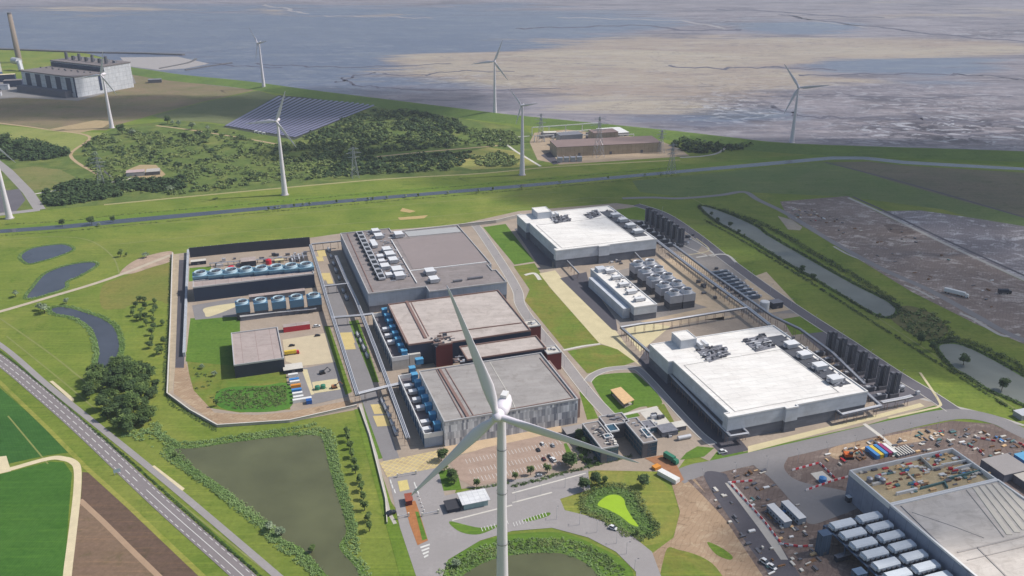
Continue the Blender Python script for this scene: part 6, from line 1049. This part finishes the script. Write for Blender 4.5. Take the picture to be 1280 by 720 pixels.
# far faint items on the seaward side left as part of the flat
# ================================================ VEGETATION, CLOUDS, HAZE
LF = MLeaf('leaf_green', (66, 88, 48), (118, 136, 76)); LFB = MLeaf('leaf_bluish', (100, 118, 92), (158, 170, 138)); LFD = MLeaf('leaf_dark', (56, 76, 48), (98, 116, 68)); LR = MLeaf('reed_leaf', (118, 144, 84), (148, 170, 110)); LS = MLeaf('scrub_leaf', (80, 104, 58), (148, 156, 96)); BARK = M('bark', (92, 78, 64), .9, .2, .5)
def tree_proto(name, R, H, mat, per, seed):
    rnd = random.Random(seed); L = []
    for k in range(9):
        a = rnd.uniform(0, 6.28); q = rnd.uniform(0, R * .6); L.append((q * math.cos(a), q * math.sin(a), H * rnd.uniform(.38, .82), R * rnd.uniform(.4, .6), H * rnd.uniform(.16, .25), rnd.uniform(.2, .85)))
    r = E(name, '', 'tree', (0, -500, 0)); m = MB(); m.tube((0, 0, 0), (0, 0, H * .45), .3, 6, .2)
    for k in range(4): a = k * 1.6 + seed; m.tube((0, 0, H * .3), (R * .4 * math.cos(a), R * .4 * math.sin(a), H * .6), .14, 4, .07)
    m.build('trunk', BARK, r); c = leaf_mesh('crown', L, per, .42, mat); c.parent = r; return r
PR_ = [tree_proto('broadleaf_tree', 3.0, 7, LF, 60, 1), tree_proto('broadleaf_tree', 2.8, 7.6, LF, 60, 2), tree_proto('willow_tree', 3.4, 6.5, LFB, 46, 3), tree_proto('copse_tree', 6, 10, LFD, 130, 4), tree_proto('copse_tree', 6, 10.5, LF, 130, 5)]
USED = set()
def tree(k, px, py, s, lab, grp=None, z=0.0):
    p = G(px, py, 0); rz = random.uniform(0, 6.28); sc = (s, s, s * random.uniform(.9, 1.12))
    if k not in USED: USED.add(k); o = PR_[k]; kids(o); o.location = p; o.rotation_euler = (0, 0, rz); o.scale = sc; return tag(o, lab, None, grp)
    return dup(PR_[k], p, rz, lab, sc, grp)
ROW = [(434, 544), (435, 552), (438, 561), (440, 572), (443.5, 582), (444.5, 592), (449, 604), (452, 614), (454, 625), (456, 638), (460, 652), (462, 664)]
for i, (x, y) in enumerate(ROW): tree(i % 2, x, y, .95, f'{ORD[len(ROW) - 1 - i]} young tree from the near end of the row right of the large pond', 'young trees in the row beside the pond')
PL = [(166, 395), (170, 384), (175, 378), (181, 378), (182, 386), (177, 393), (171, 400), (181, 399), (176, 401), (194, 380), (195, 388), (192, 395), (192, 403), (193, 411), (190, 419), (190, 428), (189, 435), (183, 408), (204, 407), (205, 430), (198, 444), (202, 442)]
for i, (x, y) in enumerate(PL): tree((0, 3, 1)[i % 3], x, y, 1.0 if i % 3 != 1 else .62, 'dark young tree in the small plantation left of the compound wall', 'plantation trees left of the compound wall')
CZ = scatter(gp([(106, 500), (120, 470), (140, 456), (172, 462), (193, 470), (196, 500), (186, 535), (160, 545), (128, 520)]), 400); sel = []
for p in CZ:
    if all((p[0] - q[0]) ** 2 + (p[1] - q[1]) ** 2 > 22 for q in sel): sel.append(p)
for i, (x, y) in enumerate(sel[:60]):
    k = 3 + i % 2; s = random.uniform(.75, 1.25); lab = 'tree with a dark rounded crown packed in the copse beside the crescent pond'
    if k not in USED: USED.add(k); o = PR_[k]; kids(o); o.location = (x, y, 0); o.scale = (s, s, s); tag(o, lab, None, 'trees of the copse')
    else: dup(PR_[k], Vector((x, y, 0)), random.uniform(0, 6), lab, s, 'trees of the copse')
ONE = [(0, 55, 388, .9, 'pair-leading willow'), ]
for k, x, y, s, lab in [(2, 56, 391, 1.5, 'large silvery bush at the upper end of the crescent pond'), (2, 51, 388, 1.1, 'silvery bush left of the large one by the crescent pond'), (2, 83, 380, .9, 'small silvery tree at the top bank of the crescent pond'), (2, 183, 322, 1.1, 'silvery shrub by the rubble path near the compound corner'), (0, 151, 321, 1.2, 'round dark shrub on the grassland above the rubble path'), (0, 158, 320, .7, 'small dark shrub right of the round one above the rubble path'), (2, 20, 371, 1.0, 'silvery tree at the left end of the lower slate pond'),
        (2, 337, 663, 1.0, 'silvery bush at the left bank of the large pond, left one of a pair'), (2, 352, 669, .9, 'silvery bush at the left bank of the large pond, right one of a pair'), (0, 390, 690, .8, 'dark bush at the lower bank of the large pond'), (1, 219, 572, .6, 'small round bush at the left tip of the large pond'), (2, 253, 461, .7, 'slim young tree on the lawn left of the dark shed, left one of two'), (2, 269, 470, .7, 'slim young tree on the lawn left of the dark shed, right one of two'), (1, 271, 508, .8, 'bush on the dirt verge below the dark shed lawn'),
        (3, 552, 576, .9, 'rounded tree behind the large turbine blade near the lattice paved plaza'), (0, 556, 589, 1.0, 'tree by the lower side of the car park path'), (0, 568, 605, 1.0, 'tree standing on the small lawn left of the car park'), (3, 564, 600, .8, 'dark tree on the small lawn beside the entrance building'), (1, 596, 609, .8, 'small tree at the near edge of the car park, leftmost'), (1, 644, 600, .8, 'small tree at the near edge of the car park right of the turbine tower'), (1, 663, 594, .9, 'tree at the near edge of the car park, second from its right end'), (1, 684, 591, 1.0, 'tree at the near edge of the car park beside the maroon car'),
        (3, 714, 584, 1.1, 'large dark tree at the right corner of the car park'), (3, 708, 580, .7, 'smaller dark tree at the right corner of the car park'), (0, 726, 574, .7, 'tree in the shade of the office glass, nearest'), (3, 731, 560, .8, 'tree in the shade of the office glass, middle'), (3, 726, 549, .8, 'tree in the shade of the office glass, farthest'), (3, 805, 608, .9, 'single round dark bush on the dry meadow right of the algae pond'), (0, 797, 669, .7, 'round bush at the lower end of the algae pond'), (3, 729, 612, .9, 'dark bush at the top left of the algae pond'), (3, 745, 606, .9, 'dark bush at the top of the algae pond'), (0, 756, 604, .8, 'green bush at the top right of the algae pond'),
        (2, 571, 708, .8, 'pale bush at the left bank of the bottom centre pond'), (3, 78, 283, .9, 'dark bush on the canal bank, leftmost of three'), (3, 115, 281, 1.1, 'dark bush on the canal bank, middle of three'), (3, 142, 278, .7, 'dark bush on the canal bank, right of three'), (2, 124, 283, .8, 'pale bush right beside the middle dark bush on the canal bank'),
        (2, 214, 240, 1.6, 'pale tree in the scrub below the ruined building'), (3, 10, 184, 2.2, 'large dark tree at the left edge beyond the access road'), (3, 27, 192, 2, 'dark tree right of the large one at the left edge'), (2, 165, 171, 2, 'silvery tree at the foot of the wind turbine near the power station'), (3, 153, 168, 1.6, 'dark tree at the foot of the wind turbine near the power station'), (2, 120, 198, 1.6, 'grey-green tree beside the tan path at the far left'),
        (3, 210, 155, 1.4, 'dark tree in the row above the scrub, leftmost'), (2, 216, 156, 1.4, 'pale tree in the row above the scrub, second'), (2, 224, 158, 1.6, 'pale tree in the row above the scrub, third'), (2, 240, 162, 1.9, 'rounded silvery tree in the row above the scrub, fourth'), (2, 260, 164, 1.5, 'rounded silvery tree in the row above the scrub, rightmost'), (3, 232, 176, 1.3, 'dark tree in the middle of the scrub'),
        (3, 889, 270, .9, 'tree on the near bank of the long grey pond, first from the far end'), (3, 897, 278, 1.0, 'tree on the near bank of the long grey pond, second from the far end'), (3, 912, 284, 1.1, 'tree on the near bank of the long grey pond, third from the far end'), (3, 923, 292, .8, 'tree on the near bank of the long grey pond, fourth from the far end'), (0, 930, 296, .9, 'tree on the near bank of the long grey pond, fifth from the far end'), (0, 948, 308, .8, 'tree on the near bank of the long grey pond, sixth from the far end'), (3, 974, 326, .9, 'tree on the near bank of the long grey pond, seventh from the far end'), (3, 1002, 341, 1.3, 'tree on the near bank of the long grey pond, eighth from the far end'), (3, 1015, 350, 1.2, 'tree on the near bank of the long grey pond, ninth from the far end'), (0, 1098, 398, 1.2, 'bush at the near end of the long grey pond'),
        (3, 1151, 430, 1.3, 'large dark bush left of the lower right grey pond'), (3, 1165, 438, 1.2, 'dark bush at the top left of the lower right grey pond'), (3, 1204, 456, 1.6, 'round tree on the near bank of the lower right grey pond'), (3, 1252, 488, 1.6, 'large tree on the near bank of the lower right grey pond, towards the right edge')]:
    tree(k, x, y, s * (.62 if 'grey pond' in lab else 1), lab)
CX = [(336, 263), (344, 262), (350, 261), (368, 259), (379, 258), (387, 257), (421, 254), (444, 252), (460, 251), (466, 250), (484, 249), (507, 247), (523, 246), (560, 243), (598, 240), (616, 238), (652, 236), (700, 230), (760, 224), (806, 221), (826, 220)]
for i, (x, y) in enumerate(CX): tree(2 if i % 3 else 0, x, y, .7, 'low pale bush on the near edge of the canal', 'low bushes along the canal edge')
# scrub, reeds, hedges: masses nobody would count
def mass(name, lumps, per, size, mat, lab=None):
    o = leaf_mesh(name, lumps, per, size, mat); return tag(o, kind='stuff')
def lumps_in(pts, n, r, h, tone=(.1, .9), holes=(), gaps=0.0):
    P = scatter(gp(pts), n, [gp(q) for q in holes]); gf = np.sin(P[:, 0] * .045 + 2 * np.sin(P[:, 1] * .03)) * np.sin(P[:, 1] * .032 + 1.7 * np.sin(P[:, 0] * .02)) + .35 * np.sin(P[:, 0] * .13 + P[:, 1] * .09) + RNG.normal(0, .15, len(P)); P = P[gf < 1.6 - gaps]; R = RNG.uniform(r[0], r[1], len(P)); H = R * RNG.uniform(h[0], h[1], len(P)); cl = .5 + .5 * np.sin(P[:, 0] * .021 + 1.3 * np.sin(P[:, 1] * .017)) * np.cos(P[:, 1] * .013 + P[:, 0] * .006)
    return np.stack([P[:, 0], P[:, 1], H * .35, R, H, np.clip(tone[0] + (tone[1] - tone[0]) * (cl * .5 + RNG.uniform(0, .5, len(P))), 0, 1)], 1)
SCR = [(100, 190), (118, 172), (150, 160), (232, 168), (285, 162), (330, 182), (365, 176), (460, 138), (520, 137), (575, 152), (600, 168), (590, 190), (572, 204), (560, 214), (440, 220), (300, 234), (215, 244), (150, 240), (120, 225)]
HL_ = [[(158, 210), (175, 204), (200, 206), (210, 218), (195, 228), (166, 228)], [(470, 192), (600, 180), (600, 188), (470, 200)]]
mass('scrub', lumps_in(SCR, 6500, (1.6, 4.4), (.4, .8), holes=HL_, gaps=1.02), 18, 1.0, LS); mass('scrub', lumps_in(SCR, 750, (3, 6), (.6, 1.0), (0, .6), holes=HL_, gaps=1.25), 24, 1.2, LFD)
mass('scrub', lumps_in([(370, 178), (460, 140), (520, 139), (570, 150), (585, 165), (560, 185), (480, 190), (430, 200), (360, 205), (340, 190)], 1100, (2.6, 6), (.6, 1.0), (.0, .8), gaps=1.05), 26, 1.3, LFD)
mass('scrub', lumps_in([(430, 200), (590, 190), (575, 212), (500, 216), (400, 222)], 500, (2.6, 5.5), (.6, 1.0), (.0, .45)), 24, 1.3, LFD)
mass('woodland', lumps_in([(-60, 178), (35, 178), (70, 184), (90, 194), (60, 200), (15, 200), (-10, 196), (-60, 190)], 700, (3.5, 8), (.8, 1.2), (0, .5)), 30, 1.3, LFD)
mass('woodland', lumps_in([(55, 240), (100, 226), (150, 232), (150, 246), (75, 258), (55, 255)], 500, (3, 6), (.7, 1.1), (.05, .5)), 28, 1.2, LFD); mass('woodland', lumps_in([(145, 222), (165, 226), (208, 226), (230, 222), (232, 236), (200, 240), (150, 236)], 260, (3, 6.5), (.8, 1.2), (.0, .4)), 30, 1.2, LFD)
mass('scrub', lumps_in([(590, 160), (640, 165), (655, 180), (630, 184), (600, 182)], 350, (2, 4.5), (.5, .9)), 18, 1.1, LS); mass('scrub', lumps_in([(588, 196), (625, 190), (650, 200), (640, 208), (600, 208)], 300, (2, 4.5), (.5, .9)), 18, 1.1, LS)
mass('scrub', lumps_in([(850, 172), (900, 176), (950, 184), (905, 190), (862, 192), (840, 182)], 300, (2.5, 6), (.6, 1)), 20, 1.2, LFD)
mass('scrub', lumps_in([(1118, 395), (1150, 385), (1185, 400), (1200, 425), (1170, 432), (1130, 415)], 220, (1, 2.6), (.5, .9)), 18, .7, LS)
def reeds(name, pts, w, r=(.55, 1.15), closed=True, mat=LR, step=.9, per=13, size=.38, tone=(.2, .9), shift=0.0):
    P = smooth_poly(gp(pts), closed, 5); P = inset(P, -shift) if shift else P; q = np.array(along(P, step, w, closed)); R = RNG.uniform(r[0], r[1], len(q)); H = R * RNG.uniform(.5, .95, len(q)); tn = tone[0] + (tone[1] - tone[0]) * (.5 + .5 * np.sin(q[:, 0] * .15 + q[:, 1] * .1)) * RNG.uniform(.5, 1, len(q))
    return tag(leaf_mesh(name, np.stack([q[:, 0], q[:, 1], H * .4, R, H, tn], 1), per, size, mat), kind='stuff')
reeds('reeds', P4, 7, shift=3.5); reeds('reeds', P3, 5, shift=2.5); reeds('reeds', P1, 2, (.5, 1), shift=2); reeds('reeds', P2, 3, (.5, 1.2), shift=2); reeds('reeds', P5, 14, shift=7, mat=LR); reeds('reeds', P6, 8, (.6, 1.2), mat=LR, shift=5, tone=(.0, .7)); reeds('reeds', P6, 5, (1.0, 1.8), mat=LS, shift=10, tone=(.1, .8)); reeds('reeds', R1, 4, (.8, 2), mat=LFD, shift=3); reeds('reeds', R2, 4, (.8, 2), mat=LFD, shift=3)
reeds('reeds', [(370, 545), (402, 536), (415, 548), (420, 580), (432, 620), (440, 660), (446, 690)], 5, (.8, 1.6), False, LR); reeds('reeds', [(195, 528), (206, 548), (240, 554), (300, 545), (360, 537), (395, 530)], 4, (.7, 1.5), False, LR)
reeds('reeds', [(900, 262), (960, 284), (1040, 330), (1110, 372), (1128, 392)], 9, (1.2, 3), False, LFD, 1.4); reeds('reeds', [(1165, 428), (1195, 424), (1240, 440), (1300, 474), (1400, 530)], 9, (1.2, 3), False, LFD, 1.4); reeds('reeds', [(880, 275), (930, 302), (1000, 345), (1090, 402), (1150, 440), (1220, 484), (1300, 535)], 3, (.8, 1.8), False, LFD, 1.3)
reeds('hedge', [(117, 537), (160, 574), (210, 619), (260, 664), (316, 712), (400, 785)], 1.4, (.5, .9), False, LFD, .8); reeds('hedge', [(0, 439), (55, 484), (117, 537)], 1.0, (.4, .7), False, LFD, .9); reeds('hedge', [(214, 323), (211, 400), (207, 490), (236, 517), (272, 539)], 2.5, (.6, 1.1), False, LF, 1.0); reeds('hedge', [(640, 609), (700, 593), (735, 584), (760, 577), (790, 570)], 2.5, (.8, 1.3), False, LF, .8, tone=(.1, .7)); reeds('hedge', [(590, 612), (636, 604)], 2, (.7, 1.1), False, LF, .9)
reeds('reeds', [(150, 545), (195, 540), (215, 560), (240, 590), (280, 618), (330, 655), (350, 680), (400, 715)], 7, (.7, 1.6), False, LR, 1.0); reeds('reeds', [(560, 715), (590, 700), (640, 684), (700, 680), (745, 694), (775, 715)], 8, (.7, 1.4), False, LS, 1.0)
reeds('reeds', [(0, 281), (80, 276.5), (160, 268), (320, 254.5), (480, 240.5), (640, 227.5), (850, 209)], 2, (.6, 1.1), False, LS, 1.6); reeds('reeds', [(0, 294.5), (80, 289.5), (160, 281.5), (320, 266.5), (480, 252), (640, 238.5), (850, 219)], 2, (.6, 1.2), False, LS, 1.5)
o = mass('crop', lumps_in([(280, 488), (330, 484), (358, 482), (359, 508), (300, 513), (274, 503)], 500, (.8, 1.6), (.4, .7), (.3, .8)), 14, .5, LF)
mass('garden_plants', lumps_in([(716, 548), (724, 546), (752, 580), (742, 584), (728, 578)], 130, (.8, 2), (.6, 1.1), (.1, .6)), 24, .5, LF)
mass('weeds', lumps_in([(240, 455), (270, 475), (280, 500), (262, 505), (245, 485)], 60, (.6, 1.6), (.5, 1)), 14, .5, LF); mass('weeds', lumps_in([(158, 545), (200, 525), (206, 550), (190, 560)], 90, (.8, 2), (.5, 1)), 16, .5, LR)
# clouds high above the haze: they stand outside the picture and shade parts of the land
CM = bpy.data.materials.new('cloud_vapour'); CM.use_nodes = True; cn = CM.node_tree.nodes; cn.remove(cn['Principled BSDF']); pv = cn.new('ShaderNodeVolumePrincipled'); pv.inputs['Color'].default_value = (1, 1, 1, 1); pv.inputs['Density'].default_value = .011; pv.inputs['Anisotropy'].default_value = .5
CM.node_tree.links.new(pv.outputs[0], cn['Material Output'].inputs['Volume']); ZC = 900
def cloud(shade, rx, ry, seed, dens=None):
    sh = G(*shade); k = (ZC) / SUND.z; c = Vector((sh.x + SUND.x * k, sh.y + SUND.y * k, ZC)); bm = bmesh.new(); bmesh.ops.create_icosphere(bm, subdivisions=4, radius=1)
    from mathutils import noise
    for v in bm.verts:
        p = v.co.copy(); n = noise.fractal(p * 1.7 + Vector((seed * 7, 0, 0)), .8, 2.1, 4); s = 1 + .38 * n; v.co = Vector((p.x * rx * s, p.y * ry * s, p.z * 75 * (1 + .5 * n)))
    me = bpy.data.meshes.new('cloud'); bm.to_mesh(me); bm.free(); me.materials.append(CM); o = bpy.data.objects.new('cloud', me); scene.collection.objects.link(o); o.location = c; tag(o, kind='stuff')
cloud((1130, 228), 560, 200, 1); cloud((1010, 262), 300, 200, 6); cloud((1200, 380), 260, 190, 2); cloud((130, 135), 430, 130, 3); cloud((440, 130), 300, 170, 4); cloud((460, 190), 170, 60, 7); cloud((1090, 650), 70, 60, 8); cloud((1120, 188), 420, 90, 9)
# haze
HM_ = bpy.data.materials.new('haze_air'); HM_.use_nodes = True; hn = HM_.node_tree.nodes; hn.remove(hn['Principled BSDF']); hv = hn.new('ShaderNodeVolumePrincipled'); hv.inputs['Color'].default_value = (.82, .88, 1, 1); hv.inputs['Density'].default_value = .00007; hv.inputs['Anisotropy'].default_value = .2
HM_.node_tree.links.new(hv.outputs[0], hn['Material Output'].inputs['Volume']); o = MB().box(-14500, 14500, -3500, 16500, -1, 360).build('haze', HM_); tag(o, kind='stuff')
